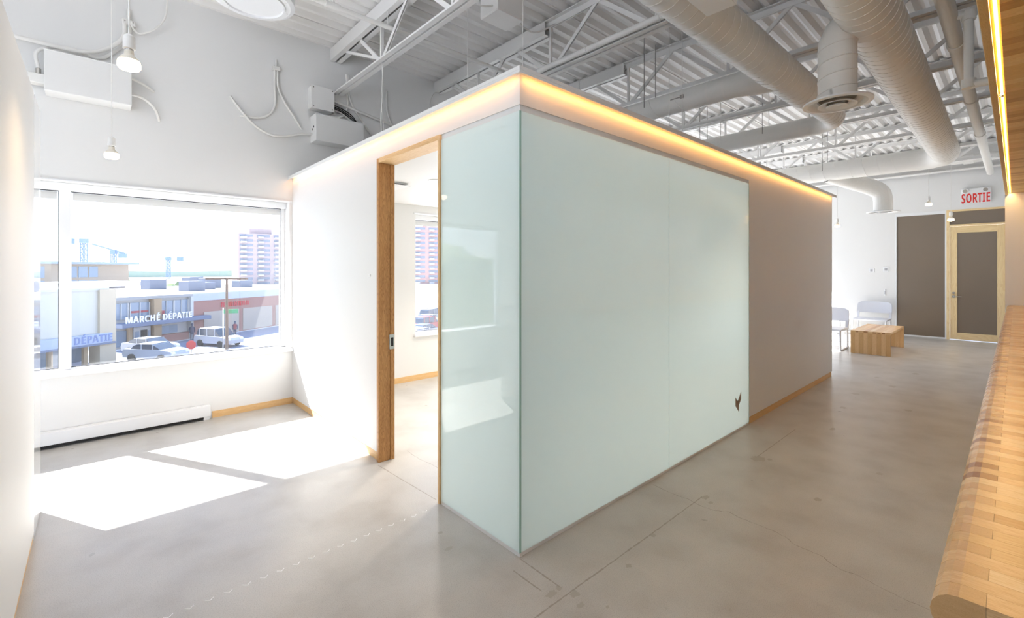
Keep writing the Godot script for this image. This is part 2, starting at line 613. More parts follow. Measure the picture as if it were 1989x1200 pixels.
func windows() -> void:
	window_unit("window_1", -2.9, 1.655, [-0.207, -1.6], "white framed window looking over the street", [0.07, 0.07, 0.07])
	window_unit("window_2", 3.31, 7.3, [5.3], "window inside the glass box room", [0.07, 0.07])
	window_unit("window_3", 8.3, 13.7, [10.1, 11.9], "tall window band beside the waiting area", [0.07, 0.07, 0.07], 3.75)
	window_unit("window_5", 4.5, 8.0, [6.25], "high window above the roof of the glass box", [0.0, 0.0], 3.4, 2.78)
	# windows of the left and back walls, outside the picture
	var Vm: Material = mats["vinyl"]
	var wl := struct_root("window_6", "tall window in the left wall behind the partition")
	part(wl, "frame", boxes([[V(-3.24, 0.9, -2.6), V(-3.16, 0.95, 2.8)], [V(-3.24, 3.9, -2.6), V(-3.16, 3.95, 2.8)], [V(-3.24, 0.95, -2.6), V(-3.16, 3.9, -2.55)], [V(-3.24, 0.95, 2.75), V(-3.16, 3.9, 2.8)]]), Vm)
	for zz in [-0.8, 1.0]:
		part(wl, "mullion", box(V(-3.24, 0.95, zz - 0.03), V(-3.16, 3.9, zz + 0.03)), Vm)
	for q in [[-2.55, -0.83], [-0.77, 0.97], [1.03, 2.75]]:
		part(wl, "pane", box(V(-3.203, 0.95, q[0]), V(-3.197, 3.9, q[1])), mats["clear_pane"])
	var wb := struct_root("window_7", "tall window in the wall behind the viewer")
	part(wb, "frame", boxes([[V(-2.9, 0.9, 3.26), V(-0.4, 0.95, 3.34)], [V(-2.9, 3.9, 3.26), V(0.6, 3.95, 3.34)], [V(-2.9, 0.95, 3.26), V(-2.85, 3.9, 3.34)], [V(0.55, 2.35, 3.26), V(0.6, 3.9, 3.34)], [V(-0.4, 2.3, 3.26), V(0.6, 2.35, 3.34)], [V(-0.45, 0.95, 3.26), V(-0.4, 3.9, 3.34)]]), Vm)
	part(wb, "pane", box(V(-2.85, 0.95, 3.297), V(-0.45, 3.9, 3.303)), mats["clear_pane"])
	part(wb, "pane", box(V(-0.4, 2.35, 3.297), V(0.55, 3.9, 3.303)), mats["clear_pane"])
	# electric baseboard heater under the first window
	var h := thing("baseboard_heater", "long white electric baseboard heater under the window", "heater", V(0, 0, ZW))
	part(h, "cover", box(V(-1.2, 0.035, 0), V(0.88, 0.145, 0.06), 0.004), mats["vinyl"])
	part(h, "top_slot", box(V(-1.19, 0.1455, 0.004), V(0.87, 0.149, 0.05), 0.001), mats["vinyl"])
	part(h, "heating_fin", box(V(-1.0, 0.012, 0.008), V(0.82, 0.034, 0.045)), mats["dark"])
	part(h, "end_foot", box(V(0.82, 0.0, 0.005), V(0.87, 0.035, 0.045)), mats["vinyl"])
	part(h, "end_foot", box(V(-1.2, 0.0, 0.005), V(-1.05, 0.035, 0.045)), mats["vinyl"])

func glass_box() -> void:
	var W: Material = mats["white_paint"]
	var H := 2.60
	var t := 0.13
	# side wall (faces the window bay): left of the door, above the door and glass
	var zd0 := -3.47
	var zd1 := -2.56
	var hd := 2.44
	struct("wall_box_side", boxes([[V(XG, 0.07, ZW), V(XG + t, H, zd0)], [V(XG, hd, zd0), V(XG + t, H, ZG + 0.0)]]), W, "white side wall of the glass box")
	grain = 2
	struct("baseboard_box_side", box(V(XG + 0.006, 0.0, ZW), V(XG + t - 0.006, 0.064, zd0 - 0.004)), mats["ash_base"], "pale wood skirting of the box side wall")
	# long wall: above glass, and plain end part
	var xg1 := 4.83
	var xe := 7.89
	struct("wall_box_front", boxes([[V(XG + t, hd, ZG - t), V(xg1, H, ZG)], [V(xg1, 0.075, ZG - t), V(xe, H, ZG)]]), W, "plain plastered end of the glass box")
	grain = 0
	struct("baseboard_box_front", box(V(xg1, 0.0, ZG - t + 0.01), V(xe, 0.068, ZG - 0.008)), mats["ash_base"], "wood skirting along the plain wall of the box")
	struct("wall_box_end", box(V(xe - t, 0, ZW), V(xe, H, ZG - t)), W)
	struct("ceiling_box", box(V(XG + 0.002, 2.445, ZW), V(xe - 0.002, 2.59, ZG - 0.002)), W, "white ceiling of the glass box room")
	# recessed reveal strips above the glass
	struct("trim_1", boxes([[V(XG + 0.007, 2.405, zd1), V(XG + 0.04, hd, ZG - 0.0405)], [V(XG + 0.007, 2.405, ZG - 0.04), V(xg1, hd, ZG - 0.007)]]), W, "recessed reveal strip above the glass")
	# glass panels
	var y0 := 0.022
	var y1 := 2.405
	var g := 0.012
	var p1 := thing("glass_panel", "frosted mint glass panel beside the open doorway", "glass panel")
	part(p1, "sheet", box(V(XG - 0.002, y0, zd1 + 0.006), V(XG - 0.002 + g, y1, ZG - 0.002), 0.0012), mats["frosted_glass"])
	part(p1, "polished_edge", box(V(XG - 0.0025, y0, ZG - 0.002), V(XG + g - 0.002, y1, ZG + 0.0005)), mats["glass_edge"])
	part(p1, "floor_channel", box(V(XG, 0, zd1), V(XG + 0.02, y0, ZG)), mats["white_paint"])
	var p2 := thing("glass_panel", "large frosted mint glass panel on the long face, next to the corner", "glass panel")
	part(p2, "sheet", box(V(XG + 0.0115, y0, ZG - g), V(3.258, y1, ZG), 0.0012), mats["frosted_glass"])
	part(p2, "floor_channel", box(V(XG + 0.02, 0, ZG - 0.022), V(3.26, y0, ZG - 0.004)), mats["steel_paint"])
	var p3 := thing("glass_panel", "frosted mint glass panel marked with a small brown bird emblem", "glass panel")
	part(p3, "sheet", box(V(3.262, y0, ZG - g), V(xg1 - 0.004, y1, ZG), 0.0012), mats["frosted_glass"])
	part(p3, "polished_edge", box(V(xg1 - 0.004, y0, ZG - g), V(xg1, y1, ZG + 0.0005)), mats["glass_edge"])
	part(p3, "floor_channel", box(V(3.26, 0, ZG - 0.022), V(xg1, y0, ZG - 0.004)), mats["steel_paint"])
	var lg := [Vector2(4.498, 0.333), Vector2(4.498, 0.25), Vector2(4.579, 0.179), Vector2(4.579, 0.244), Vector2(4.63, 0.293), Vector2(4.63, 0.366), Vector2(4.552, 0.288)]
	part(p3, "emblem", prism_mesh(lg, ZG + 0.0004, ZG + 0.0012), mat("emblem_brown", Color(0.66, 0.57, 0.49), 0.5), Vector3.ZERO, "brown emblem like a bird in flight")
	# coping with LED tape beneath its lip
	var c := struct_root("trim_2", "thin white coping along the top of the glass box")
	part(c, "coping_board", box(V(XG - 0.045, 2.60, ZW), V(XG + 0.2, 2.622, ZG + 0.045), 0.002), W)
	part(c, "coping_board", box(V(XG + 0.2, 2.60, ZG - 0.2), V(xe + 0.045, 2.622, ZG + 0.045), 0.002), W)
	part(c, "coping_lip", boxes([[V(XG - 0.045, 2.585, ZW), V(XG - 0.041, 2.60, ZG + 0.041)], [V(XG - 0.045, 2.585, ZG + 0.041), V(xe + 0.045, 2.60, ZG + 0.045)]]), W)
	led_strip(c, V(XG - 0.032, 2.596, ZG - 0.02), V(XG - 0.032, 2.596, ZW + 0.05), 0.008, 0.13)
	led_strip(c, V(XG + 0.02, 2.596, ZG + 0.032), V(xe - 0.02, 2.596, ZG + 0.032), 0.008, 0.34)
	# door frame of the sliding door opening
	var d := struct_root("door_1", "oak framed opening of the box's sliding door")
	grain = 1
	part(d, "jamb", box(V(XG - 0.012, 0, zd0), V(XG + 0.125, hd, zd0 + 0.036), 0.002), mats["oak_jamb"])
	part(d, "jamb", box(V(XG - 0.012, 0, zd1 - 0.018), V(XG + 0.05, hd, zd1 + 0.004), 0.002), mats["oak_pale"])
	grain = 2
	part(d, "header", box(V(XG - 0.012, hd - 0.035, zd0 + 0.036), V(XG + 0.135, hd, zd1 - 0.018), 0.002), mats["oak_pale"])
	grain = 1
	part(d, "pocket_stile", box(V(XG + 0.09, 0, zd0 + 0.036), V(XG + 0.125, hd - 0.035, zd0 + 0.044), 0.001), mats["oak_jamb"])
	part(d, "strike_plate", box(V(XG + 0.078, 0.90, zd0 + 0.036), V(XG + 0.122, 1.02, zd0 + 0.047), 0.001), mats["chrome"], Vector3.ZERO, "square chrome latch plate")
	part(d, "strike_slot", box(V(XG + 0.09, 0.925, zd0 + 0.047), V(XG + 0.112, 0.995, zd0 + 0.0475)), mats["dark"])
	# light switch low-relief plate on the side wall
	var sw := thing("thermostat", "tiny white wall plate beside the door jamb", "wall plate", V(XG, 1.5, -3.62))
	part(sw, "plate", box(V(-0.006, -0.01, -0.02), V(0, 0.01, 0.02), 0.002), mats["vinyl"])
	part(sw, "slot", box(V(-0.007, -0.003, -0.012), V(-0.006, 0.003, 0.012)), mats["conduit"])
	# inside the box room: skirting, ceiling slot diffuser, downlights
	grain = 0
	struct("baseboard_box_inside", box(V(XG + t, 0, ZW), V(7.7, 0.075, ZW + 0.014)), mats["ash_base"], "pale wood skirting inside the box room")
	var df := thing("ceiling_diffuser", "slim square air diffuser in the box room ceiling", "air diffuser", V(2.26, 2.445, -4.42))
	part(df, "plate", box(V(-0.15, -0.012, -0.15), V(0.15, 0, 0.15), 0.003), mats["vinyl"])
	part(df, "slot_frame", boxes([[V(-0.17, -0.03, -0.17), V(0.17, -0.026, 0.17)]]), mats["vinyl"])
	var spots := [V(2.55, 2.445, -3.94), V(4.4, 2.445, -4.6), V(6.2, 2.445, -4.6), V(4.4, 2.445, -2.7), V(6.2, 2.445, -2.7), V(3.1, 2.445, -3.2)]
	var names := ["round recessed downlight just inside the doorway ceiling", "round recessed downlight in the box room, middle of the window side", "round recessed downlight in the box room, far end of the window side", "round recessed downlight in the box room, middle behind the long glass", "round recessed downlight in the box room, far end behind the long wall", "round recessed downlight in the box room, second inside the doorway"]
	for i in 6:
		var s := thing("downlight", names[i], "downlight", spots[i], "box room downlights")
		part(s, "ring", lathe_mesh([Vector2(0.06, -0.001), Vector2(0.085, -0.001), Vector2(0.085, -0.006), Vector2(0.06, -0.008), Vector2(0.06, -0.001)], 24), mats["vinyl"])
		part(s, "lens", lathe_mesh([Vector2(0.0, -0.003), Vector2(0.06, -0.003)], 24), glow("downlight_lens", Color(1.0, 0.9, 0.75), 3.0))
		var o := SpotLight3D.new()
		o.name = "spot"
		s.add_child(o)
		o.position = V(0, -0.02, 0)
		o.rotation_degrees = V(-90, 0, 0)
		o.spot_angle = 60
		o.light_energy = 3.2
		o.light_color = Color(1.0, 0.95, 0.89)
		o.light_size = 0.06
		o.spot_range = 12
		o.spot_attenuation = 2
		o.shadow_enabled = true

func left_partition() -> void:
	var r := struct_root("wall_partition", "white partition close on the left with wood skirting")
	part(r, "board", box(V(-0.38, 0.05, -3.774), V(-0.261, 2.56, 2.2)), mats["white_paint"])
	grain = 2
	part(r, "skirting", box(V(-0.374, 0.0, -3.78), V(-0.266, 0.05, 2.2)), mats["ash_base"])
	part(r, "gloss_panel", box(V(-0.38, 0.004, -4.20), V(-0.262, 2.56, -3.7742), 0.002), mats["gloss_panel"], Vector3.ZERO, "glossy white glass end panel")

func far_end() -> void:
	# bronze glass screen, door with frame, transom
	var X := 14.0
	var s := struct_root("window_4", "tall bronze glass screen left of the entrance door")
	part(s, "pane", box(V(X + 0.03, 0.03, -1.90), V(X + 0.05, 2.79, -1.07)), mats["bronze_glass"])
	part(s, "frame_stile", box(V(X - 0.005, 0, -1.93), V(X + 0.07, 2.86, -1.90), 0.002), mats["vinyl"])
	part(s, "frame_stile", box(V(X - 0.005, 0, -1.07), V(X + 0.07, 2.86, -1.045), 0.002), mats["vinyl"])
	part(s, "frame_head", box(V(X - 0.005, 2.79, -1.90), V(X + 0.07, 2.86, -1.07), 0.002), mats["vinyl"])
	part(s, "frame_foot", box(V(X - 0.005, 0, -1.90), V(X + 0.07, 0.03, -1.07), 0.002), mats["vinyl"])
	var M: Material = mats["maple_door"]
	var d := struct_root("door_2", "pale maple entrance door with bronze glass and transom")
	grain = 1
	part(d, "frame_post", box(V(X - 0.01, 0, -1.045), V(X + 0.08, 2.86, -0.995), 0.003), M)
	part(d, "frame_post", box(V(X - 0.01, 0, -0.15), V(X + 0.08, 2.86, -0.107), 0.003), M)
	grain = 2
	part(d, "frame_head", box(V(X - 0.01, 2.82, -0.995), V(X + 0.08, 2.86, -0.15), 0.003), M)
	part(d, "transom_bar", box(V(X - 0.01, 2.50, -0.995), V(X + 0.08, 2.535, -0.15), 0.003), M)
	part(d, "transom_pane", box(V(X + 0.03, 2.535, -0.995), V(X + 0.045, 2.82, -0.15)), mats["bronze_glass"])
	var z0 := -0.99
	var z1 := -0.155
	grain = 1
	part(d, "stile", box(V(X + 0.01, 0.012, z0), V(X + 0.055, 2.495, z0 + 0.115), 0.002), M)
	part(d, "stile", box(V(X + 0.01, 0.012, z1 - 0.115), V(X + 0.055, 2.495, z1), 0.002), M)
	grain = 2
	part(d, "rail", box(V(X + 0.01, 2.35, z0 + 0.115), V(X + 0.055, 2.495, z1 - 0.115), 0.002), M)
	part(d, "rail", box(V(X + 0.01, 0.012, z0 + 0.115), V(X + 0.055, 0.16, z1 - 0.115), 0.002), M)
	part(d, "glass", box(V(X + 0.028, 0.16, z0 + 0.115), V(X + 0.038, 2.35, z1 - 0.115)), mats["bronze_glass"])
	var hd := part(d, "handle", tube_mesh([V(X + 0.01, 0.95, z0 + 0.06), V(X - 0.045, 0.95, z0 + 0.06), V(X - 0.05, 0.95, z0 + 0.065), V(X - 0.05, 0.95, z0 + 0.19)], 0.011, 8), mats["chrome"], Vector3.ZERO, "chrome lever handle")
	part(hd, "rose", tube_mesh([V(X + 0.01, 0.95, z0 + 0.06), V(X - 0.004, 0.95, z0 + 0.06)], 0.03, 16), mats["chrome"])
	part(hd, "lock_cylinder", tube_mesh([V(X + 0.01, 1.03, z0 + 0.06), V(X - 0.008, 1.03, z0 + 0.06)], 0.026, 16), mats["chrome"])
	# exit sign with two lamp heads
	var e := thing("exit_sign", "white emergency exit sign with red letters above the entrance door", "exit sign", V(X, 3.13, -0.585))
	part(e, "housing", box(V(-0.07, -0.155, -0.225), V(0, 0.16, 0.225), 0.008), mats["vinyl"])
	var tm := text("SORTIE", 0.2, 0.004, 1.0, 800)
	var tx := part(e, "letters", tm, mats["red_paint"], V(-0.0725, -0.055, 0.0), "red block letters")
	tx.rotation_degrees = V(0, -90, 0)
	tx.scale = V(0.47, 0.98, 1)
	for zz in [-0.16, 0.15]:
		var lh := part(e, "lamp_head", lathe_mesh([Vector2(0, 0.0), Vector2(0.05, 0.0), Vector2(0.055, 0.015), Vector2(0.04, 0.045), Vector2(0, 0.05)], 16), mats["vinyl"], V(-0.11, 0.105, zz), "small swivel lamp head")
		lh.rotation_degrees = V(20, 0, -70)
		part(lh, "lamp_lens", lathe_mesh([Vector2(0, -0.003), Vector2(0.038, -0.003), Vector2(0.04, 0.001)], 16), mats["chrome"])
	# plates on the far wall
	var pl := [[V(X, 1.525, -2.373), 0.11, 0.11, "square thermostat on the far wall, left of the pair", "thermostat"], [V(X, 1.55, -2.10), 0.11, 0.12, "double light switch beside the bronze screen", "light switch"], [V(X, 0.995, -2.117), 0.03, 0.16, "slim outlet plate below the switches on the far wall", "outlet plate"]]
	for p in pl:
		var o := thing("wall_plate", p[3], p[4], p[0])
		part(o, "plate", box(V(-0.012, -p[2] / 2, -p[1] / 2), V(0, p[2] / 2, p[1] / 2), 0.004), mats["vinyl"])
		part(o, "rocker", box(V(-0.018, -p[2] * 0.25, -p[1] * 0.22), V(-0.012, p[2] * 0.25, p[1] * 0.22), 0.002), mat("switch_grey", Color(0.72, 0.72, 0.74), 0.4))

func counter_and_soffit() -> void:
	# worktop of upright-grained staves with a bull-nosed front, finger jointed
	var x0 := 0.975
	var x1 := 9.446
	var w := 0.0427
	var n := int((x1 - x0) / w)
	w = (x1 - x0) / n
	var y1 := 1.05
	var y0 := 0.985
	var zn := -0.092
	var rad := 0.0325
	var r := thing("wood_counter", "long butcher-block counter of pale staves with rounded finger-jointed front", "counter")
	var prof := []       # half-round nose in (z, y), going round from bottom to top
	for i in 9:
		var a := -PI / 2 - PI * i / 8.0
		prof.append(Vector2(zn + rad + cos(a) * rad, (y0 + y1) / 2 + sin(a) * rad))
	# the prism lies in XY; turn it so that its x runs along world z and its depth along world x
	var xf := Transform3D(Basis(V(0, 0, 1), V(0, 1, 0), V(1, 0, 0)), Vector3.ZERO)
	var g := 0.0006
	grain = 2
	var full := rounded(prof, 0.795, y0, y1, w - g, xf)
	var short := rounded([], 0.795, y0, y1, w - g, xf, zn + 0.062)
	var nose := nose_block(prof, zn + 0.0616, y0, y1, w - g, xf)
	for i in n:
		var at := V(x0 + w * i, 0, 0)
		var m: Material = mats["stave_%d" % rng.randi_range(0, 5)]
		if i % 2 == 1:
			part(r, "stave", full, m, at)
		else:
			part(r, "stave", short, m, at)
			part(r, "finger_joint", nose, mats["end_grain" if rng.randf() < 0.4 else "end_grain_light"], at)
	var b := thing("counter_base", "white panelled base under the wood counter", "cabinet")
	part(b, "front_panel", box(V(1.15, 0.08, 0.06), V(9.44, 0.983, 0.09)), mats["white_paint"])
	part(b, "end_panel", box(V(1.12, 0.0, 0.06), V(1.15, 0.983, 0.79)), mats["white_paint"])
	part(b, "kick_board", box(V(1.15, 0.0, 0.1), V(9.44, 0.08, 0.12)), mats["steel_paint"])
	# soffit overhead: fascia, LED groove, staves
	var s := thing("wood_soffit", "wooden soffit overhead with a glowing LED groove", "soffit")
	grain = 0
	part(s, "fascia", box(V(0.95, 2.59, -0.105), V(9.446, 2.95, -0.074), 0.002), mats["soffit_stave_1"])
	part(s, "groove_back", box(V(0.95, 2.622, -0.074), V(9.45, 2.64, -0.04)), mats["soffit_stave_3"])
	grain = 2
	var sw := 0.085
	var sn := int((9.45 - 0.95) / sw)
	var bm := box(V(0, 2.60, -0.045), V(sw - 0.0006, 2.66, 0.795), 0.0008)
	for i in sn:
		part(s, "board", bm, mats["soffit_stave_%d" % rng.randi_range(0, 5)], V(0.95 + i * sw, 0, 0))
	led_strip(s, V(0.97, 2.618, -0.058), V(4.06, 2.618, -0.058), 0.012, 0.7, Color(1.0, 0.83, 0.56))
	led_strip(s, V(4.10, 2.618, -0.058), V(9.43, 2.618, -0.058), 0.012, 1.2, Color(1.0, 0.83, 0.56))
	part(s, "tape_connector", boxes([[V(4.05, 2.604, -0.07), V(4.11, 2.616, -0.05)], [V(4.06, 2.598, -0.074), V(4.075, 2.606, -0.06)]], 0.001), mats["chrome"])

func rounded(prof: Array, z1: float, y0: float, y1: float, w: float, xf: Transform3D, zs := 0.0) -> ArrayMesh:
	var pg := []
	if prof.is_empty():
		pg = [Vector2(zs, y0), Vector2(z1, y0), Vector2(z1, y1), Vector2(zs, y1)]
	else:
		pg = [Vector2(z1, y0), Vector2(z1, y1)]
		var q := prof.duplicate()
		q.reverse()
		pg.append_array(q)
	var st := new_st()
	prism_side(st, pg, w, xf)
	return st.commit()

func nose_block(prof: Array, z1: float, y0: float, y1: float, w: float, xf: Transform3D) -> ArrayMesh:
	return rounded(prof, z1, y0, y1, w, xf)

# prism whose polygon is (z, y) and whose depth runs along x
func prism_side(st: SurfaceTool, pg: Array, w: float, _xf: Transform3D) -> void:
	var area := 0.0
	for i in pg.size():
		area += pg[i].cross(pg[(i + 1) % pg.size()])
	var p := pg.duplicate()
	if area < 0:
		p.reverse()
	# now counter-clockwise in (z, y); seen from -x (x toward the viewer's back) z runs right
	var n := p.size()
	var c := Vector2.ZERO
	for q in p:
		c += q / n
	var near := []
	var far := []
	for q in p:
		near.append(V(0, q.y, q.x))
		far.append(V(w, q.y, q.x))
	poly(st, near)
	var fr := far.duplicate()
	fr.reverse()
	poly(st, fr)
	for i in n:
		var j := (i + 1) % n
		poly(st, [near[j], near[i], far[i], far[j]])

# ---------------------------------------------------------------- roof structure
func roof() -> void:
	var D: Material = mats["deck_paint"]
	var S: Material = mats["steel_paint"]
	var st := new_st()
	var p := 0.163
	var z := ZW
	var yb := 4.26
	var yt := 4.298
	while z < 3.2:
		var k := [V(0, yb, z), V(0, yb, z + 0.042), V(0, yt, z + 0.084), V(0, yt, z + 0.121), V(0, yb, z + p)]
		for i in 4:
			var a: Vector3 = k[i]
			var b: Vector3 = k[i + 1]
			poly(st, [V(-3.2, a.y, a.z), V(14.1, a.y, a.z), V(14.1, b.y, b.z), V(-3.2, b.y, b.z)])
		z += p
	var deck := struct("ceiling", st.commit(), D, "white corrugated steel roof deck")
	part(deck, "roof_slab", box(V(-3.3, 4.306, -5.95), V(14.4, 4.6, 3.4)), D)
	z = ZW + p * 3
	while z < 0.8:
		part(deck, "side_lap", box(V(-3.1, yb - 0.012, z - 0.004), V(14.0, yb, z + 0.004)), D)
		z += p * 6
	# open-web joists, each its own thing
	var ord_ := ["", "that meets the window wall above the electrical boxes", "behind the corner of the glass box coping", "above the round duct take-off, third from the left", "fourth from the left, over the plain end of the box", "fifth from the left, past the end of the glass box", "sixth from the left, above the waiting chairs", "seventh from the left, above the coffee table", "last before the far wall"]
	for j in range(1, 9):
		var x := 0.70 + 1.49 * j
		var zend := 3.15 if j == 0 else 0.78
		if j >= 6:
			zend = -0.13
		var r := thing("roof_joist", "white open-web steel roof joist " + ord_[j], "joist", V(x, 0, 0), "white roof joists")
		var z0: float = ZW
		part(r, "top_chord", boxes([[V(-0.062, 4.245, z0), V(-0.008, 4.253, zend)], [V(0.008, 4.245, z0), V(0.062, 4.253, zend)], [V(-0.016, 4.185, z0), V(-0.008, 4.245, zend)], [V(0.008, 4.185, z0), V(0.016, 4.245, zend)]]), S)
		part(r, "bearing_seat", boxes([[V(-0.066, 4.11, z0 + 0.002), V(-0.058, 4.24, -3.45)], [V(0.058, 4.11, z0 + 0.002), V(0.066, 4.24, -3.45)], [V(-0.066, 4.102, z0 + 0.002), V(-0.012, 4.11, -3.45)], [V(0.012, 4.102, z0 + 0.002), V(0.066, 4.11, -3.45)]]), S)
		part(r, "bottom_chord", boxes([[V(-0.06, 3.68, z0 + 0.06), V(-0.01, 3.687, zend)], [V(0.01, 3.68, z0 + 0.06), V(0.06, 3.687, zend)], [V(-0.017, 3.687, z0 + 0.06), V(-0.01, 3.74, zend)], [V(0.01, 3.687, z0 + 0.06), V(0.017, 3.74, zend)]]), S)
		var nodes := []
		var zz := -4.41 if j == 1 else -4.70
		while zz < zend - 0.1:
			nodes.append(zz)
			zz += 1.28
		var s2 := new_st()
		bar(s2, V(0, 4.13, z0 + 0.3), V(0, 3.72, nodes[0]), 0.028, 0.028)
		part(r, "end_web", s2.commit(), S)
		for nz in nodes:
			for d in [-0.62, 0.62]:
				if nz + d < zend and nz + d > z0 + 0.1:
					var s3 := new_st()
					bar(s3, V(-0.009, 3.72, nz + d * 0.06), V(-0.009, 4.20, nz + d), 0.005, 0.042)
					bar(s3, V(0.009, 3.72, nz + d * 0.06), V(0.009, 4.20, nz + d), 0.005, 0.042)
					part(r, "diagonal_web", s3.commit(), S)
			var s4 := new_st()
			bar(s4, V(0, 3.70, nz), V(0, 4.20, nz), 0.03, 0.024)
			part(r, "vertical_web", s4.commit(), S)
	# steel girder and ledge above the far wall
	var g := thing("steel_girder", "white steel girder running along the top of the far wall", "girder", V(13.8, 0, 0))
	part(g, "flange", box(V(-0.1, 3.69, ZW), V(0.1, 3.71, -0.12)), S)
	part(g, "web", box(V(-0.008, 3.71, ZW), V(0.008, 4.14, -0.12)), S)
	part(g, "flange", box(V(-0.1, 4.14, ZW), V(0.1, 4.16, -0.12)), S)
	# sprinkler main along the room, with an upright head
	var sp := thing("sprinkler_pipe", "white sprinkler pipe crossing under the roof deck with a brass head", "pipe", V(0, 3.95, -4.19))
	part(sp, "pipe", tube_mesh([V(-1.5, 0, 0), V(8.0, 0, 0)], 0.022, 12), mats["conduit"])
	var tee := part(sp, "tee", tube_mesh([V(1.53, 0, 0), V(1.66, 0, 0)], 0.031, 12), mats["conduit"])
	part(tee, "riser", tube_mesh([V(1.6, 0.02, 0), V(1.6, 0.075, 0)], 0.017, 10), mats["conduit"])
	part(tee, "sprinkler_head", lathe_mesh([Vector2(0, 0.075), Vector2(0.012, 0.075), Vector2(0.014, 0.09), Vector2(0.006, 0.1), Vector2(0.006, 0.125), Vector2(0.022, 0.127), Vector2(0.022, 0.131), Vector2(0, 0.132)], 12), mats["brass"], V(1.6, 0, 0), "upright brass sprinkler head")
	for cx in [2.14, 3.62, 5.1]:
		part(sp, "hanger", tube_mesh([V(cx, 0.02, 0), V(cx, 0.3, 0)], 0.005, 6), mats["conduit"])
	# branch pipe lying along the third joist
	var bp := thing("branch_pipe", "round white pipe running along the bottom chord behind the box corner", "pipe", V(3.62, 3.735, 0))
	part(bp, "pipe", tube_mesh([V(0, 0, -3.55), V(0, 0, 0.7)], 0.03, 12), mats["conduit"])
	for cz in [-2.9, -2.1, -1.3]:
		part(bp, "clamp", tube_mesh([V(0, 0, cz), V(0, 0, cz + 0.03)], 0.035, 12), mats["conduit"])
	# drain pipes by the soffit
	var dp := thing("drain_pipe", "grey-white drain pipe with an elbow beside the wood soffit", "pipe")
	part(dp, "run", tube_mesh([V(4.3, 3.55, -0.36), V(13.7, 3.55, -0.36)], 0.055, 14), mats["duct_paint"])
	part(dp, "drop", tube_mesh([V(5.0, 3.55, -0.36), V(5.05, 3.55, -0.27), V(5.05, 3.52, -0.25), V(5.05, 3.02, -0.25), V(5.05, 2.99, -0.22), V(5.05, 2.99, -0.12)], 0.032, 12), mats["duct_paint"])
	for q in [V(5.05, 3.53, -0.25), V(5.05, 3.0, -0.25)]:
		part(dp, "elbow", tube_mesh([q + V(0, -0.035, 0), q + V(0, 0.035, 0)], 0.043, 12), mats["duct_paint"])
	for cx in [5.6, 7.6, 9.6]:
		part(dp, "coupling", tube_mesh([V(cx, 3.55, -0.36), V(cx + 0.1, 3.55, -0.36)], 0.064, 14), mats["duct_paint"])
	var wp := thing("wall_pipe", "wide white pipe across the head of the far wall", "pipe")
	part(wp, "run", tube_mesh([V(13.55, 3.86, -5.6), V(13.55, 3.86, -0.12)], 0.08, 14), mats["conduit"])
	part(wp, "coupling", tube_mesh([V(13.55, 3.86, -0.75), V(13.55, 3.86, -0.6)], 0.1, 14), mats["conduit"])
	# junction boxes under the deck
	var jb := thing("junction_box", "grey-white junction box hung under the deck beside the second joist", "junction box", V(2.82, 3.86, -3.2))
	part(jb, "case", box(V(-0.19, 0, -0.13), V(0.13, 0.22, 0.12), 0.004), mats["steel_paint"])
	part(jb, "lid", box(V(-0.185, -0.006, -0.125), V(0.125, 0.0, 0.115), 0.002), mats["steel_paint"])
	part(jb, "bracket", boxes([[V(-0.05, 0.22, -0.02), V(0.0, 0.40, 0.02)]]), mats["steel_paint"])
	part(jb, "cable", tube_mesh(smooth_path([V(-0.19, 0.05, 0.05), V(-0.3, 0.02, 0.02), V(-0.4, 0.06, -0.02), V(-0.62, 0.2, -0.05)]), 0.009, 6), mats["conduit"])
	part(jb, "cable", tube_mesh(smooth_path([V(0.13, 0.08, 0.0), V(0.3, 0.06, -0.05), V(0.5, 0.1, -0.08), V(0.8, 0.3, -0.1)]), 0.009, 6), mats["conduit"])
	var eb := thing("ballast_box", "square white box fixed below the near end of the large duct", "junction box", V(2.96, 3.2, -1.36))
	part(eb, "case", box(V(-0.55, 0, 0), V(0, 0.12, 0.19), 0.004), mats["white_paint"])
	part(eb, "screw", tube_mesh([V(-0.0, 0.02, 0.1), V(0.004, 0.02, 0.1)], 0.006, 8), mats["chrome"])
	part(eb, "hanger", tube_mesh([V(-0.3, 0.12, 0.1), V(-0.3, 1.06, 0.1)], 0.005, 6), mats["conduit"])
	# wires that hang from the deck
	var wires := [[V(2.62, 0, -2.75), 2.60, "thin white hanging wire rising behind the box corner"], [V(2.55, 0, -3.42), 2.60, "thin white wire dropping from the second joist to the box"], [V(4.0, 0, -2.2), 2.60, "thin wire behind the coping, near the branch pipe"], [V(4.25, 0, -2.2), 2.60, "thin wire behind the coping, right of its twin"], [V(5.35, 0, -2.3), 2.60, "thin wire in front of the round duct take-off"]]
	for w in wires:
		solo("hanging_wire", tube_mesh([V(0, w[1], 0), V(0, 4.26, 0)], 0.003, 6), mats["conduit"], w[2], "wire", w[0], "wires from the roof deck")

# ---------------------------------------------------------------- ducts
func helix(a: Vector3, b: Vector3, r: float, pitch: float) -> ArrayMesh:
	var t := (b - a).normalized()
	var u := (Vector3.UP if absf(t.y) < 0.9 else Vector3.RIGHT).slide(t).normalized()
	var v := t.cross(u)
	var L := a.distance_to(b)
	var n := int(L / pitch * 20)
	var pts := []
	for i in n + 1:
		var s := float(i) / n
		var ang := s * L / pitch * TAU
		pts.append(a + t * L * s + (u * cos(ang) + v * sin(ang)) * r)
	return tube_mesh(pts, 0.0048, 4)

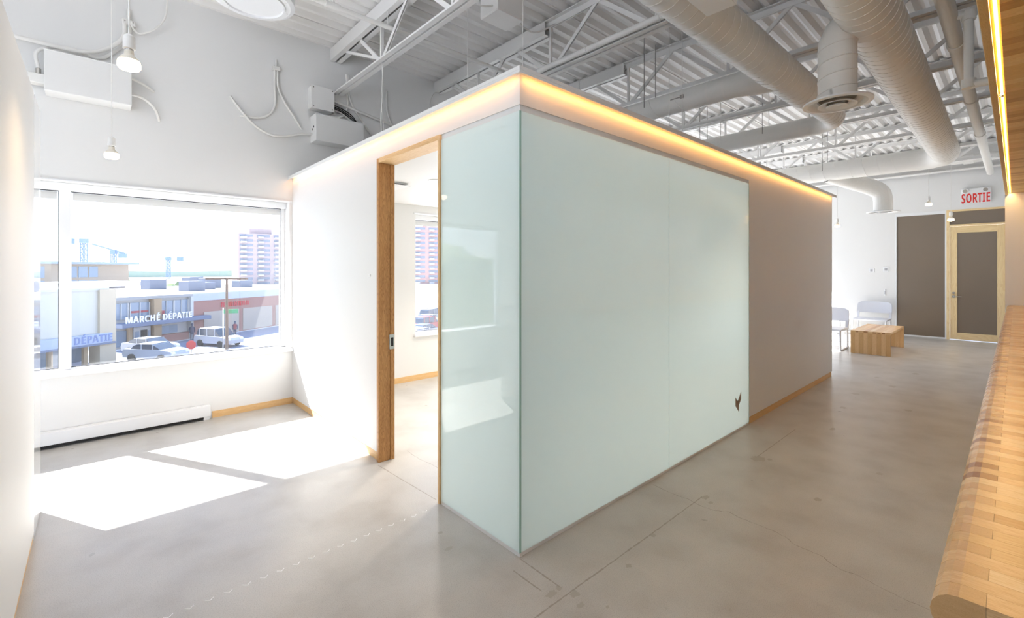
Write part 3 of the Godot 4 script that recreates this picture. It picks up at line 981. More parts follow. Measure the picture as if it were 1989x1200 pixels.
func ring(c: Vector3, ax: Vector3, r: float, w: float) -> ArrayMesh:
	return tube_mesh([c - ax * w / 2, c - ax * w * 0.3, c + ax * w * 0.3, c + ax * w / 2], [r, r + 0.006, r + 0.006, r], 32, false)

func diffuser(parent: Node3D, c: Vector3, r: float) -> void:
	var k := r / 0.224
	var P: Material = mats["vinyl"]
	part(parent, "diffuser_rim", lathe_mesh([Vector2(0.12 * k, 0.035), Vector2(0.2 * k, 0.018), Vector2(r, 0.012), Vector2(r, 0.0), Vector2(0.19 * k, -0.004), Vector2(0.165 * k, 0.02), Vector2(0.12 * k, 0.035)], 40), P, c)
	part(parent, "diffuser_collar", lathe_mesh([Vector2(0.126 * k, 0.03), Vector2(0.126 * k, 0.08)], 32), mats["duct_paint"], c)
	part(parent, "diffuser_cone", lathe_mesh([Vector2(0.08 * k, 0.02), Vector2(0.125 * k, -0.008), Vector2(0.125 * k, -0.014), Vector2(0.07 * k, 0.006), Vector2(0.08 * k, 0.02)], 36), P, c)
	part(parent, "diffuser_cone", lathe_mesh([Vector2(0.0, 0.01), Vector2(0.02 * k, 0.008), Vector2(0.07 * k, -0.016), Vector2(0.07 * k, -0.022), Vector2(0.03 * k, -0.008), Vector2(0.0, -0.008)], 36), P, c)

func ducts() -> void:
	var P: Material = mats["duct_paint"]
	var Q: Material = mats["seam_paint"]
	# first long duct with take-off and elbow
	var y := 3.454
	var d1 := thing("spiral_duct", "large white spiral duct crossing above the glass box to an elbow", "duct")
	var a := V(0.2, y, -1.60)
	var b := V(5.6, y, -1.54)
	part(d1, "main_run", tube_mesh([a, b], 0.166, 36), P)
	part(d1, "spiral_seam", helix(V(2.55, y, -1.575), b, 0.166, 0.115), Q)
	part(d1, "joint_band", ring(V(2.45, y, -1.576), V(1, 0, 0), 0.166, 0.05), Q)
	var red := part(d1, "reducer", tube_mesh([b, V(5.9, y, -1.535), V(6.76, y, -1.53)], [0.166, 0.128, 0.124], 32, false), P)
	part(red, "spiral_seam", helix(V(5.95, y, -1.535), V(6.7, y, -1.53), 0.125, 0.1), Q)
	var el := arc(V(6.76, y, -1.83), V(0, 0, 0.3), V(0.3, 0, 0), 10)
	part(d1, "elbow", tube_mesh(el, 0.124, 32, false), P)
	part(d1, "elbow_run", tube_mesh([V(7.06, y, -1.83), V(7.06, y, -4.9)], 0.124, 32), P)
	for zz in [-1.95, -3.05, -4.1]:
		part(d1, "joint_band", ring(V(7.06, y, zz), V(0, 0, 1), 0.122, 0.03), Q)
	part(d1, "take_off", tube_mesh([V(4.91, y, -1.5), V(4.91, y, -1.75), V(4.91, y, -1.95), V(4.91, y, -5.0)], [0.165, 0.15, 0.12, 0.12], 32), P)
	part(d1, "take_off_seam", helix(V(4.91, y, -2.35), V(4.91, y, -5.0), 0.12, 0.3), Q)
	for zz in [-2.05, -2.22]:
		part(d1, "joint_band", ring(V(4.91, y, zz), V(0, 0, 1), 0.118, 0.025), Q)
	part(d1, "damper_handle", boxes([[V(4.785, y - 0.005, -2.62), V(4.79, y + 0.005, -2.46)], [V(4.775, y - 0.02, -2.5), V(4.79, y + 0.02, -2.46)]]), mats["chrome"], Vector3.ZERO, "small damper lever")
	for q in [V(7.06, 0, -2.4), V(7.06, 0, -3.3), V(4.91, 0, -2.95)]:
		for s in [-0.126, 0.126]:
			part(d1, "hanger_rod", tube_mesh([V(q.x + s, y, q.z), V(q.x + s, 4.28, q.z)], 0.004, 6), mat("rod_grey", Color(0.5, 0.49, 0.47), 0.5))
	# second long duct with elbow to the left and a drop diffuser
	y = 3.436
	var d2 := thing("spiral_duct", "larger white spiral duct nearest the wood soffit, turning left at the far end", "duct")
	a = V(0.2, y, -0.69)
	b = V(10.13, y, -0.775)
	part(d2, "main_run", tube_mesh([a, b], 0.184, 40), P)
	part(d2, "spiral_seam", helix(a, V(9.95, y, -0.773), 0.184, 0.115), Q)
	el = arc(V(10.13, y, -1.125), V(0, 0, 0.35), V(0.35, 0, 0), 10)
	part(d2, "elbow", tube_mesh(el, 0.182, 36, false), P)
	part(d2, "elbow_run", tube_mesh([V(10.48, y, -1.125), V(10.48, y, -5.2)], 0.178, 36), P)
	part(d2, "elbow_run_seam", helix(V(10.48, y, -1.3), V(10.48, y, -5.2), 0.178, 0.21), Q)
	var br := smooth_path([V(10.5, 3.38, -2.45), V(10.8, 3.25, -2.15), V(11.08, 3.12, -1.86), V(11.2, 2.98, -1.74), V(11.2, 2.66, -1.72)], 7)
	part(d2, "flexible_branch", tube_mesh(br, 0.15, 32, false), P)
	part(d2, "flexible_rib", ribs(br, 0.15, 14), Q)
	diffuser(d2, V(11.2, 2.645, -1.72), 0.26)
	for q in [V(10.48, 0, -2.5), V(10.48, 0, -3.6)]:
		for s in [-0.18, 0.18]:
			part(d2, "hanger_rod", tube_mesh([V(q.x + s, y, q.z), V(q.x + s, 4.28, q.z)], 0.004, 6), mat("rod_grey", Color(0.5, 0.49, 0.47), 0.5))
	# vertical drop from the second duct
	var dc := V(4.19, 0, -0.92)
	part(d2, "drop_pipe", tube_mesh([dc + V(0, 2.84, 0), dc + V(0, 3.27, 0), dc + V(0, 3.34, 0.03), dc + V(0, 3.44, 0.16)], 0.126, 32, false), P)
	part(d2, "drop_seam", helix(dc + V(0, 2.85, 0), dc + V(0, 3.27, 0), 0.126, 0.11), Q)
	diffuser(d2, dc + V(0, 2.812, 0), 0.224)
	# round plenum at the top of the window bay
	var pl := thing("ceiling_plenum", "big round white duct end hanging at the top of the window bay", "duct", V(1.047, 0, -4.592))
	part(pl, "drum", lathe_mesh([Vector2(0, 3.94), Vector2(0.30, 3.94), Vector2(0.335, 3.955), Vector2(0.335, 4.26)], 48), mats["vinyl"])
	part(pl, "inner_ring", lathe_mesh([Vector2(0.235, 3.94), Vector2(0.24, 3.925), Vector2(0.255, 3.925), Vector2(0.26, 3.94)], 48), mats["vinyl"])
	for k in 9:
		var an := k * 0.69
		part(pl, "screw", tube_mesh([V(cos(an) * 0.28, 3.937, sin(an) * 0.28), V(cos(an) * 0.28, 3.941, sin(an) * 0.28)], 0.007, 8), mats["conduit"])

func ribs(path: Array, r: float, every: int) -> ArrayMesh:
	var st := new_st()
	var n := path.size()
	for i in range(1, n - 4):
		for f in 3:
			var c: Vector3 = path[i].lerp(path[i + 1], f / 3.0)
			var t: Vector3 = (path[i + 1] - path[i]).normalized()
			var u := Vector3.RIGHT.slide(t).normalized()
			var v := t.cross(u)
			var pts := []
			for k in 17:
				var an := TAU * k / 16
				pts.append(c + (u * cos(an) + v * sin(an)) * r)
			tube(st, pts, 0.004, 4, false)
	return st.commit()

# ---------------------------------------------------------------- services on the window wall
func wall_services() -> void:
	var C: Material = mats["conduit"]
	var z := ZW
	# long enclosure at the left
	var t := thing("electrical_enclosure", "long white metal enclosure high on the wall at the left", "electrical box", V(0, 0, z))
	part(t, "case", box(V(-0.32, 3.05, 0), V(0.245, 3.39, 0.2), 0.004), mats["white_paint"])
	part(t, "lid_edge", box(V(-0.322, 3.385, 0), V(0.247, 3.395, 0.203), 0.002), mats["white_paint"])
	part(t, "side_fitting", boxes([[V(-0.42, 3.12, 0.02), V(-0.32, 3.2, 0.12)], [V(-0.44, 3.16, 0.04), V(-0.42, 3.2, 0.09)]], 0.004), C)
	part(t, "connector", tube_mesh([V(-0.36, 3.2, 0.08), V(-0.36, 3.25, 0.08)], 0.018, 10), mats["chrome"])
	solo("flexible_conduit", tube_mesh(smooth_path([V(-0.36, 3.255, z + 0.08), V(-0.365, 3.4, z + 0.08), V(-0.2, 3.49, z + 0.05), V(0.0, 3.47, z + 0.03), V(0.1, 3.53, z + 0.03), V(0.22, 3.7, z + 0.03), V(0.24, 3.86, z + 0.03)]), 0.014, 10), C, "white flexible conduit arching over the long enclosure", "conduit")
	solo("flexible_conduit", tube_mesh(smooth_path([V(-0.95, 3.5, z + 0.04), V(-0.45, 3.47, z + 0.1), V(-0.1, 3.47, z + 0.1), V(0.08, 3.56, z + 0.09), V(0.19, 3.7, z + 0.09), V(0.195, 3.83, z + 0.085)]), 0.018, 10), C, "ribbed white conduit running left above the long enclosure", "conduit")
	solo("wall_conduit", tube_mesh(smooth_path([V(0.24, 3.86, z + 0.05), V(0.3, 3.78, z + 0.06), V(0.42, 3.86, z + 0.08), V(0.5, 4.0, z + 0.08), V(0.52, 4.2, z + 0.08)]), 0.008, 8), C, "thin white cable curving up from the conduit clamp at the left", "cable")
	var cl := thing("conduit_clamp", "screwed white clamp holding conduits above the long enclosure", "clamp", V(0.23, 3.86, z))
	part(cl, "saddle", box(V(-0.05, -0.02, 0), V(0.05, 0.03, 0.06), 0.006), C)
	part(cl, "riser", tube_mesh([V(0, 0.03, 0.025), V(0, 0.14, 0.02)], 0.016, 8), C)
	for s in [-0.03, 0.03]:
		part(cl, "screw", tube_mesh([V(s, 0.01, 0.06), V(s, 0.01, 0.066)], 0.006, 8), mats["chrome"])
	solo("wall_conduit", tube_mesh(smooth_path([V(0.245, 3.33, z + 0.1), V(0.33, 3.31, z + 0.07), V(0.42, 3.28, z + 0.0)]), 0.012, 8), C, "short stub of conduit out of the enclosure's right end, upper one", "conduit")
	solo("wall_conduit", tube_mesh(smooth_path([V(0.245, 3.18, z + 0.1), V(0.33, 3.17, z + 0.09), V(0.42, 3.1, z + 0.06), V(0.46, 3.0, z + 0.0)]), 0.013, 8), C, "curved stub of conduit out of the enclosure's right end, lower one", "conduit")
	# coiled ducts top left corner
	solo("flexible_conduit", tube_mesh(smooth_path([V(-0.52, 4.04, -5.87), V(-0.51, 3.86, -5.87), V(-0.51, 3.70, -5.86), V(-0.52, 3.56, -5.88), V(-0.55, 3.41, -5.91)]), 0.02, 12), C, "thick ribbed conduit in the top left corner behind the partition", "conduit")
	solo("flexible_conduit", tube_mesh(smooth_path([V(-0.57, 4.04, -5.92), V(-0.58, 3.90, -5.93), V(-0.59, 3.79, -5.94), V(-0.64, 3.68, -5.98)]), 0.027, 12), C, "thickest white conduit at the extreme top left edge", "conduit")
	# conduit fork in the middle of the wall
	var cf := thing("conduit_clamp", "white clamp with a short riser in the middle of the wall", "clamp", V(1.51, 3.82, z))
	part(cf, "saddle", box(V(-0.04, -0.02, 0), V(0.04, 0.02, 0.05), 0.005), C)
	part(cf, "riser", tube_mesh([V(0, 0.02, 0.02), V(0, 0.1, 0.02)], 0.011, 8), C)
	solo("wall_conduit", tube_mesh(smooth_path([V(1.495, 3.8, z + 0.02), V(1.495, 3.62, z + 0.02), V(1.5, 3.42, z + 0.02), V(1.44, 3.29, z + 0.02), V(1.33, 3.225, z + 0.02), V(1.15, 3.215, z + 0.005)]), 0.0125, 8), C, "white conduit hooking left from the mid-wall clamp", "conduit")
	solo("wall_conduit", tube_mesh(smooth_path([V(1.525, 3.8, z + 0.02), V(1.53, 3.62, z + 0.02), V(1.6, 3.46, z + 0.02), V(1.7, 3.32, z + 0.02), V(1.79, 3.19, z + 0.01)]), 0.0125, 8), C, "white conduit slanting right from the mid-wall clamp", "conduit")
	solo("wall_conduit", tube_mesh(smooth_path([V(1.06, 3.4, z + 0.005), V(1.13, 3.3, z + 0.02), V(1.28, 3.14, z + 0.03), V(1.44, 3.06, z + 0.035), V(1.6, 3.07, z + 0.04), V(1.75, 3.12, z + 0.05), V(1.9, 3.15, z + 0.06)]), 0.013, 8), C, "long white conduit sagging toward the lower electrical box", "conduit")
	# two boxes by the box corner
	var b1 := thing("electrical_box", "square white electrical box on the wall, above the longer one", "electrical box", V(0, 0, z))
	part(b1, "case", box(V(1.86, 3.44, 0), V(2.12, 3.70, 0.13), 0.004), mats["white_paint"])
	part(b1, "cover", box(V(1.855, 3.435, 0.13), V(2.125, 3.705, 0.136), 0.002), mats["white_paint"])
	for s in [V(1.88, 3.46, 0.137), V(1.88, 3.68, 0.137), V(2.1, 3.46, 0.137), V(2.1, 3.68, 0.137)]:
		part(b1, "screw", tube_mesh([s, s + V(0, 0, 0.003)], 0.007, 8), mats["chrome"])
	var b2 := thing("electrical_box", "longer white electrical box just above the coping line", "electrical box", V(0, 0, z))
	part(b2, "case", box(V(1.89, 3.05, 0), V(2.47, 3.355, 0.19), 0.004), mats["white_paint"])
	part(b2, "lid_edge", box(V(1.887, 3.35, 0), V(2.474, 3.362, 0.194), 0.002), mats["white_paint"])
	for s in [V(1.889, 3.2, 0.07), V(1.889, 3.22, 0.12)]:
		part(b2, "knockout", tube_mesh([s, s + V(-0.003, 0, 0)], 0.012, 10), mats["dark"])
	var cb := thing("cable_bundle", "black and white cables looping from the square box", "cable", V(0, 0, z))
	for k in 4:
		part(cb, "cable", tube_mesh(smooth_path([V(2.128, 3.55 - 0.02 * k, 0.06), V(2.25, 3.53 - 0.02 * k, 0.05), V(2.38, 3.47 - 0.025 * k, 0.05), V(2.45 - 0.01 * k, 3.375, 0.06)]), 0.007, 6), mats["cable_black"] if k < 3 else C)
	part(cb, "bundle_pipe", tube_mesh(smooth_path([V(2.145, 3.61, 0.03), V(2.5, 3.55, 0.03), V(3.1, 3.45, 0.03)]), 0.018, 8), C)
	solo("wall_conduit", tube_mesh(smooth_path([V(2.32, 3.98, z + 0.02), V(2.33, 3.75, z + 0.02), V(2.33, 3.58, z + 0.02), V(2.27, 3.45, z + 0.03), V(2.1, 3.38, z + 0.05)]), 0.013, 8), C, "white conduit dropping behind the joist into the longer box", "conduit")
	solo("wall_conduit", tube_mesh(smooth_path([V(2.345, 3.98, z + 0.02), V(2.35, 3.75, z + 0.02), V(2.4, 3.6, z + 0.02), V(2.52, 3.45, z + 0.02), V(2.65, 3.3, z + 0.01)]), 0.013, 8), C, "white conduit slanting right behind the joist end", "conduit")
	solo("wall_conduit", tube_mesh(smooth_path([V(2.86, 3.92, z + 0.02), V(2.86, 3.7, z + 0.02), V(2.92, 3.5, z + 0.02), V(3.05, 3.25, z + 0.02)]), 0.013, 8), C, "white conduit farther right on the shaded wall", "conduit")
	solo("wall_conduit", tube_mesh(smooth_path([V(3.72, 4.12, z + 0.03), V(3.58, 4.05, z + 0.03), V(3.52, 3.8, z + 0.02), V(3.5, 3.5, z + 0.02)]), 0.008, 8), C, "thin cable falling from the end of the third joist", "cable")
	var hw := thing("hanging_cable", "twisted white cable hanging from the second joist's first node", "cable", V(2.19, 0, -4.41))
	part(hw, "cord", tube_mesh(smooth_path([V(0.0, 3.68, 0), V(0.012, 3.4, 0.0), V(-0.01, 3.1, 0.0), V(0.01, 2.8, 0.0), V(0.0, 2.61, 0.0)]), 0.006, 6), C)
	part(hw, "strand", tube_mesh(smooth_path([V(0.01, 3.68, 0.01), V(-0.01, 3.3, 0.012), V(0.02, 3.0, 0.0), V(0.05, 2.61, 0.02)]), 0.004, 6), C)

# ---------------------------------------------------------------- pendant bulbs
func pendants() -> void:
	var spots := [
		[V(0.124, 2.566, -2.995), "nearest bare reflector bulb, hanging at the upper left", 1.0],
		[V(0.095, 2.457, -4.912), "bare reflector bulb on a long cord in front of the window wall", 1.0],
		[V(11.17, 2.716, -1.067), "bare bulb hanging before the far wall, left of the exit sign", 1.0],
		[V(11.47, 2.436, -0.798), "bare bulb hanging in front of the door transom", 1.0],
		[V(11.26, 2.43, -2.47), "small bare bulb just past the end of the glass box", 1.0],
	]
	for s in spots:
		var p := thing("pendant_bulb", s[1], "pendant lamp", s[0], "bare pendant bulbs")
		part(p, "cord", tube_mesh([V(0, 0.16, 0), V(0, 4.24 - s[0].y, 0)], 0.0035, 6), mats["conduit"])
		part(p, "socket", lathe_mesh([Vector2(0, 0.165), Vector2(0.012, 0.163), Vector2(0.024, 0.15), Vector2(0.026, 0.09), Vector2(0.02, 0.088), Vector2(0.0, 0.088)], 20), mats["conduit"])
		part(p, "screw_base", lathe_mesh([Vector2(0.018, 0.09), Vector2(0.018, 0.078)], 16), mats["chrome"])
		part(p, "reflector", lathe_mesh([Vector2(0.0185, 0.08), Vector2(0.021, 0.06), Vector2(0.037, 0.042), Vector2(0.044, 0.03)], 24), mat("bulb_white", Color(0.93, 0.9, 0.84), 0.35))
		part(p, "bulb_face", lathe_mesh([Vector2(0.044, 0.03), Vector2(0.0475, 0.014), Vector2(0.0475, 0.0), Vector2(0.04, -0.012), Vector2(0.0, -0.02)], 24), glow("bulb_face", Color(1.0, 0.88, 0.68), 7.0))
		var o := SpotLight3D.new()
		o.name = "bulb_light"
		p.add_child(o)
		o.position = V(0, -0.026, 0)
		o.rotation_degrees = V(-90, 0, 0)
		o.spot_angle = 65
		o.light_color = Color(1.0, 0.84, 0.62)
		o.light_energy = 0.55
		o.light_size = 0.045
		o.spot_range = 14
		o.spot_attenuation = 2
		o.shadow_enabled = true

# ---------------------------------------------------------------- furniture
func chair(label: String, at: Vector3, turn: float) -> void:
	var r := thing("lounge_chair", label, "chair", at, "white moulded lounge chairs")
	r.rotation_degrees = V(0, turn, 0)
	var Wh := mat("chair_shell", Color(0.86, 0.87, 0.9), 0.4)
	var Lg := mat("chair_leg", Color(0.88, 0.885, 0.9), 0.35)
	# front is +z
	var st := new_st()
	bx(st, V(-0.33, 0.37, -0.27), V(0.33, 0.41, 0.30), 0.015)
	part(r, "seat", st.commit(), Wh)
	# curved backrest
	st = new_st()
	var cols := 12
	var rows := 5
	for side in [0.0, 0.028]:
		var g := []
		for i in cols + 1:
			var u := float(i) / cols * 2.0 - 1.0
			var line := []
			for k in rows + 1:
				var v := float(k) / rows
				var shrink := 1.0 - 0.05 * pow(v, 6.0)
				line.append(V(u * 0.33 * shrink, 0.52 + v * (0.26 - 0.04 * pow(absf(u), 8.0)), -0.30 - 0.07 * v + 0.05 * u * u - side))
			g.append(line)
		for i in cols:
			for k in rows:
				var q := [g[i][k], g[i + 1][k], g[i + 1][k + 1], g[i][k + 1]]
				if side > 0:
					q.reverse()
				poly(st, q)
		if side == 0.0:
			for i in cols:
				poly(st, [g[i][rows], g[i + 1][rows], g[i + 1][rows] - V(0, 0, 0.028), g[i][rows] - V(0, 0, 0.028)])
				poly(st, [g[i + 1][0], g[i][0], g[i][0] - V(0, 0, 0.028), g[i + 1][0] - V(0, 0, 0.028)])
			for k in rows:
				poly(st, [g[cols][k], g[cols][k] - V(0, 0, 0.028), g[cols][k + 1] - V(0, 0, 0.028), g[cols][k + 1]])
				poly(st, [g[0][k] - V(0, 0, 0.028), g[0][k], g[0][k + 1], g[0][k + 1] - V(0, 0, 0.028)])
	part(r, "backrest", st.commit(), Wh)
	for s in [-1.0, 1.0]:
		st = new_st()
		bar(st, V(s * 0.305, 0.39, -0.24), V(s * 0.305, 0.54, -0.275), 0.05, 0.03)
		part(r, "back_support", st.commit(), Wh)
		part(r, "sled_leg", tube_mesh(smooth_path([V(s * 0.30, 0.375, 0.26), V(s * 0.305, 0.33, 0.285), V(s * 0.31, 0.06, 0.29), V(s * 0.31, 0.014, 0.25), V(s * 0.31, 0.014, -0.22), V(s * 0.31, 0.06, -0.27), V(s * 0.305, 0.34, -0.25), V(s * 0.30, 0.375, -0.22)], 5), 0.018, 8), Lg)
	part(r, "cross_bar", tube_mesh([V(-0.30, 0.36, -0.1), V(0.30, 0.36, -0.1)], 0.012, 8), Lg)

func furniture() -> void:
	# coffee table of staves
	var t := thing("coffee_table", "low pale wood waterfall table in the waiting area", "table", V(10.42, 0, -2.08))
	var L := 1.46
	var D := 0.58
	var H := 0.42
	var n := 9
	var w := D / n
	for i in n:
		var m1: Material = mats["stave_%d" % ((i * 5 + 1) % 6)]
		grain = 0
		part(t, "top_stave", box(V(0.0, H - 0.035, i * w + 0.0004), V(L, H, (i + 1) * w - 0.0004), 0.001), m1)
		grain = 1
		var m2: Material = mats["stave_%d" % ((i * 3 + 2) % 6)]
		part(t, "leg_stave", box(V(0.0, 0.0, i * w + 0.0004), V(0.035, H - 0.0354, (i + 1) * w - 0.0004), 0.001), m2)
		part(t, "leg_stave", box(V(L - 0.035, 0.0, i * w + 0.0004), V(L, H - 0.0354, (i + 1) * w - 0.0004), 0.001), m1)
		if i % 2 == 1 or i == 6:
			part(t, "finger_joint", box(V(-0.0006, H - 0.03, i * w + 0.01), V(0.004, H - 0.008, (i + 1) * w - 0.012)), mats["end_grain"])
	chair("white moulded lounge chair beside the coffee table, half hidden by the box", V(10.72, 0, -2.55), -90)
	chair("white moulded lounge chair against the far wall, beside the bronze screen", V(13.45, 0, -2.28), -90)
	chair("white moulded lounge chair against the far wall, farthest to the left", V(13.35, 0, -3.22), -85)

# ---------------------------------------------------------------- marks in the floor
func floor_marks() -> void:
	var f: Node3D = get_node("floor")
	part(f, "crack", ribbon([[2.968, -1.76], [2.956, -1.654], [2.949, -1.55], [2.96, -1.487], [2.944, -1.432], [2.936, -1.363], [2.946, -1.299], [2.998, -1.236], [2.973, -1.166], [2.975, -1.076], [2.974, -0.979], [2.957, -0.901], [2.914, -0.84], [2.91, -0.772], [2.903, -0.698], [2.866, -0.655], [2.846, -0.6], [2.857, -0.53], [2.836, -0.472], [2.815, -0.375], [2.80, -0.1]], 0.0032, 0.0004, 0.004), mats["crack_fill"])
	for c in [[[1.40, -1.44], [1.70, -1.441], [2.39, -1.438], [3.06, -1.44]], [[4.02, -1.441], [5.02, -1.441]], [[1.591, -1.74], [1.589, -1.64], [1.59, -1.54]], [[1.683, -1.79], [1.68, -1.68], [1.676, -1.50]], [[1.655, -3.40], [1.667, -3.122], [1.695, -2.62]]]:
		part(f, "saw_cut", ribbon(c, 0.009, 0.0003, 0.0012), mats["saw_cut"])
	part(f, "crack", ribbon([[1.969, -3.506], [1.956, -3.274], [1.975, -3.149], [1.978, -3.05], [2.1, -2.8]], 0.003, 0.0004, 0.004), mats["crack_fill"])
	for s in [[1.612, -1.494, 0.035], [1.694, -1.419, 0.028], [1.669, -1.496, 0.02], [1.655, -1.352, 0.03], [3.072, -1.42, 0.04], [3.025, -1.366, 0.022], [4.015, -1.423, 0.07], [4.064, -1.352, 0.03], [2.063, -1.363, 0.02], [2.404, -1.425, 0.025], [1.74, -1.263, 0.012], [2.137, -0.874, 0.012], [1.75, -2.2, 0.03], [1.5, -2.28, 0.02], [1.45, -2.12, 0.03], [5.3, -1.2, 0.05], [6.2, -1.3, 0.05], [7.0, -1.35, 0.06], [7.8, -1.1, 0.06], [8.3, -1.35, 0.05], [6.6, -0.8, 0.05], [3.6, -0.9, 0.03], [4.4, -0.7, 0.03], [9.0, -1.0, 0.08]]:
		part(f, "stain", blotch(s[2]), mats["floor_stain"], V(s[0], 0, s[1]))
	var ords := ["first", "second", "third", "fourth", "fifth", "sixth", "seventh", "eighth", "ninth", "tenth", "eleventh", "twelfth", "thirteenth", "fourteenth", "fifteenth", "sixteenth", "seventeenth", "eighteenth"]
	var st := new_st()
	for s in [-1.0, 1.0]:
		bar(st, V(s * 0.018, 0.0004, -0.009), V(0, 0.0004, 0.008), 0.003, 0.0008, V(0, 0, 1))
	var m := st.commit()
	for i in 18:
		solo("chevron_marker", m, mats["marker_white"], ords[i] + " small white chevron on the floor, counting from the glass box", "floor marker", V(1.561 - 0.0777 * i, 0, -2.546), "white chevrons in a row on the concrete")

# ---------------------------------------------------------------- the street outside
const GY := -6.0
func place(s: float, n: float, y := GY) -> Vector3:
	# along and away from the market front, which stands at an angle to this building
	return V(3.13, y, -57.678) + V(0.851, 0, -0.525) * s + V(0.525, 0, 0.851) * n

func tree(label: String, at: Vector3, h: float, r: float, group: String) -> void:
	var t := thing("tree", label, "tree", at, group)
	part(t, "trunk", tube_mesh([V(0, 0, 0), V(0, h * 0.5, 0)], [r * 0.09, r * 0.06], 8), mat("bark", Color(0.3, 0.24, 0.2), 0.9))
	var st := new_st()
	for k in 6:
		var c := V(rng.randf_range(-0.45, 0.45) * r, h * rng.randf_range(0.5, 0.8), rng.randf_range(-0.45, 0.45) * r)
		var rr := r * rng.randf_range(0.45, 0.65)
		var seg := 10
		var g := []
		for i in 7:
			var la := -PI / 2 + PI * i / 6
			var row := []
			for j in seg:
				var lo := TAU * j / seg
				var q := rr * rng.randf_range(0.8, 1.15) if i > 0 and i < 6 else rr
				row.append(c + V(cos(la) * cos(lo), sin(la) * 0.9, cos(la) * sin(lo)) * q)
			g.append(row)
		for i in 6:
			for j in seg:
				poly(st, [g[i][j], g[i + 1][j], g[i + 1][(j + 1) % seg], g[i][(j + 1) % seg]])
	part(t, "crown", st.commit(), mat("leaves", Color(0.46, 0.53, 0.36), 0.8))

func car(label: String, at: Vector3, turn: float, c: Color, tall: bool) -> void:
	var r := thing("parked_car", label, "car", at, "cars parked outside")
	r.rotation_degrees = V(0, turn, 0)
	var h := 1.75 if tall else 1.45
	var b := 0.95
	# side outline (x = length, y = height), nose at +x
	var low := [Vector2(-2.2, 0.35), Vector2(2.2, 0.35), Vector2(2.25, 0.7), Vector2(2.1, b - 0.05), Vector2(1.2, b + 0.08), Vector2(-2.15, b + 0.1), Vector2(-2.28, 0.7)]
	part(r, "body", prism_mesh(low, -0.9, 0.9), mat("car_%s" % c.to_html(), c, 0.3))
	var cab := [Vector2(-2.05 if tall else -1.6, b + 0.1), Vector2(1.15, b + 0.08), Vector2(0.45, h - 0.04), Vector2(0.2, h), Vector2(-1.5 if tall else -0.9, h), Vector2(-1.85 if tall else -1.3, h - 0.12)]
	part(r, "cabin_glass", prism_mesh(cab, -0.78, 0.78), mat("car_glass", Color(0.22, 0.26, 0.32), 0.15))
	part(r, "roof", box(V(-1.6 if tall else -1.0, h - 0.02, -0.74), V(0.3, h + 0.03, 0.74), 0.03), mats["car_%s" % c.to_html()])
	for x in [0.45, -0.6, -1.6]:
		if x < -1.2 and not tall:
			continue
		part(r, "pillar", boxes([[V(x - 0.05, b, -0.8), V(x + 0.05, h, -0.77)], [V(x - 0.05, b, 0.77), V(x + 0.05, h, 0.8)]]), mats["car_%s" % c.to_html()])
	for x in [-1.35, 1.35]:
		for z in [-0.9, 0.9]:
			part(r, "wheel", tube_mesh([V(x, 0.34, z - 0.1), V(x, 0.34, z + 0.1)], 0.34, 16), mat("tyre", Color(0.12, 0.12, 0.13), 0.8))
	for z in [-0.68, 0.68]:
		part(r, "headlamp", box(V(2.12, 0.68, z - 0.18), V(2.27, 0.84, z + 0.18), 0.02), mat("lamp_glass", Color(0.8, 0.82, 0.85), 0.15))

func pedestrian(label: String, at: Vector3, top: Color, legs: Color) -> void:
	var r := thing("person", label, "person", at)
	var st := new_st()
	tube(st, [V(-0.1, 0.03, 0.12), V(-0.09, 0.5, 0.03), V(-0.08, 0.9, 0)], [0.06, 0.065, 0.09], 8)
	tube(st, [V(0.1, 0.03, -0.15), V(0.09, 0.5, -0.02), V(0.08, 0.9, 0)], [0.06, 0.065, 0.09], 8)
	tube(st, [V(0, 0.82, 0), V(0, 1.1, 0), V(0, 1.4, 0), V(0, 1.5, 0)], [0.16, 0.15, 0.19, 0.07], 10)
	tube(st, [V(0, 1.45, 0), V(0, 1.56, 0.01), V(0, 1.66, 0.02), V(0, 1.76, 0.01), V(0, 1.8, 0)], [0.05, 0.075, 0.1, 0.09, 0.03], 10)
	for s in [-1.0, 1.0]:
		tube(st, [V(s * 0.19, 1.4, 0), V(s * 0.24, 1.12, 0.02), V(s * 0.22, 0.85, 0.1)], [0.06, 0.05, 0.035], 6)
	part(r, "body", st.commit(), mat("person_" + legs.to_html(), legs, 0.8))
	part(r, "jacket", tube_mesh([V(0, 0.86, 0), V(0, 1.1, 0), V(0, 1.38, 0), V(0, 1.48, 0)], [0.18, 0.17, 0.215, 0.1], 12), mat("person_" + top.to_html(), top, 0.8))

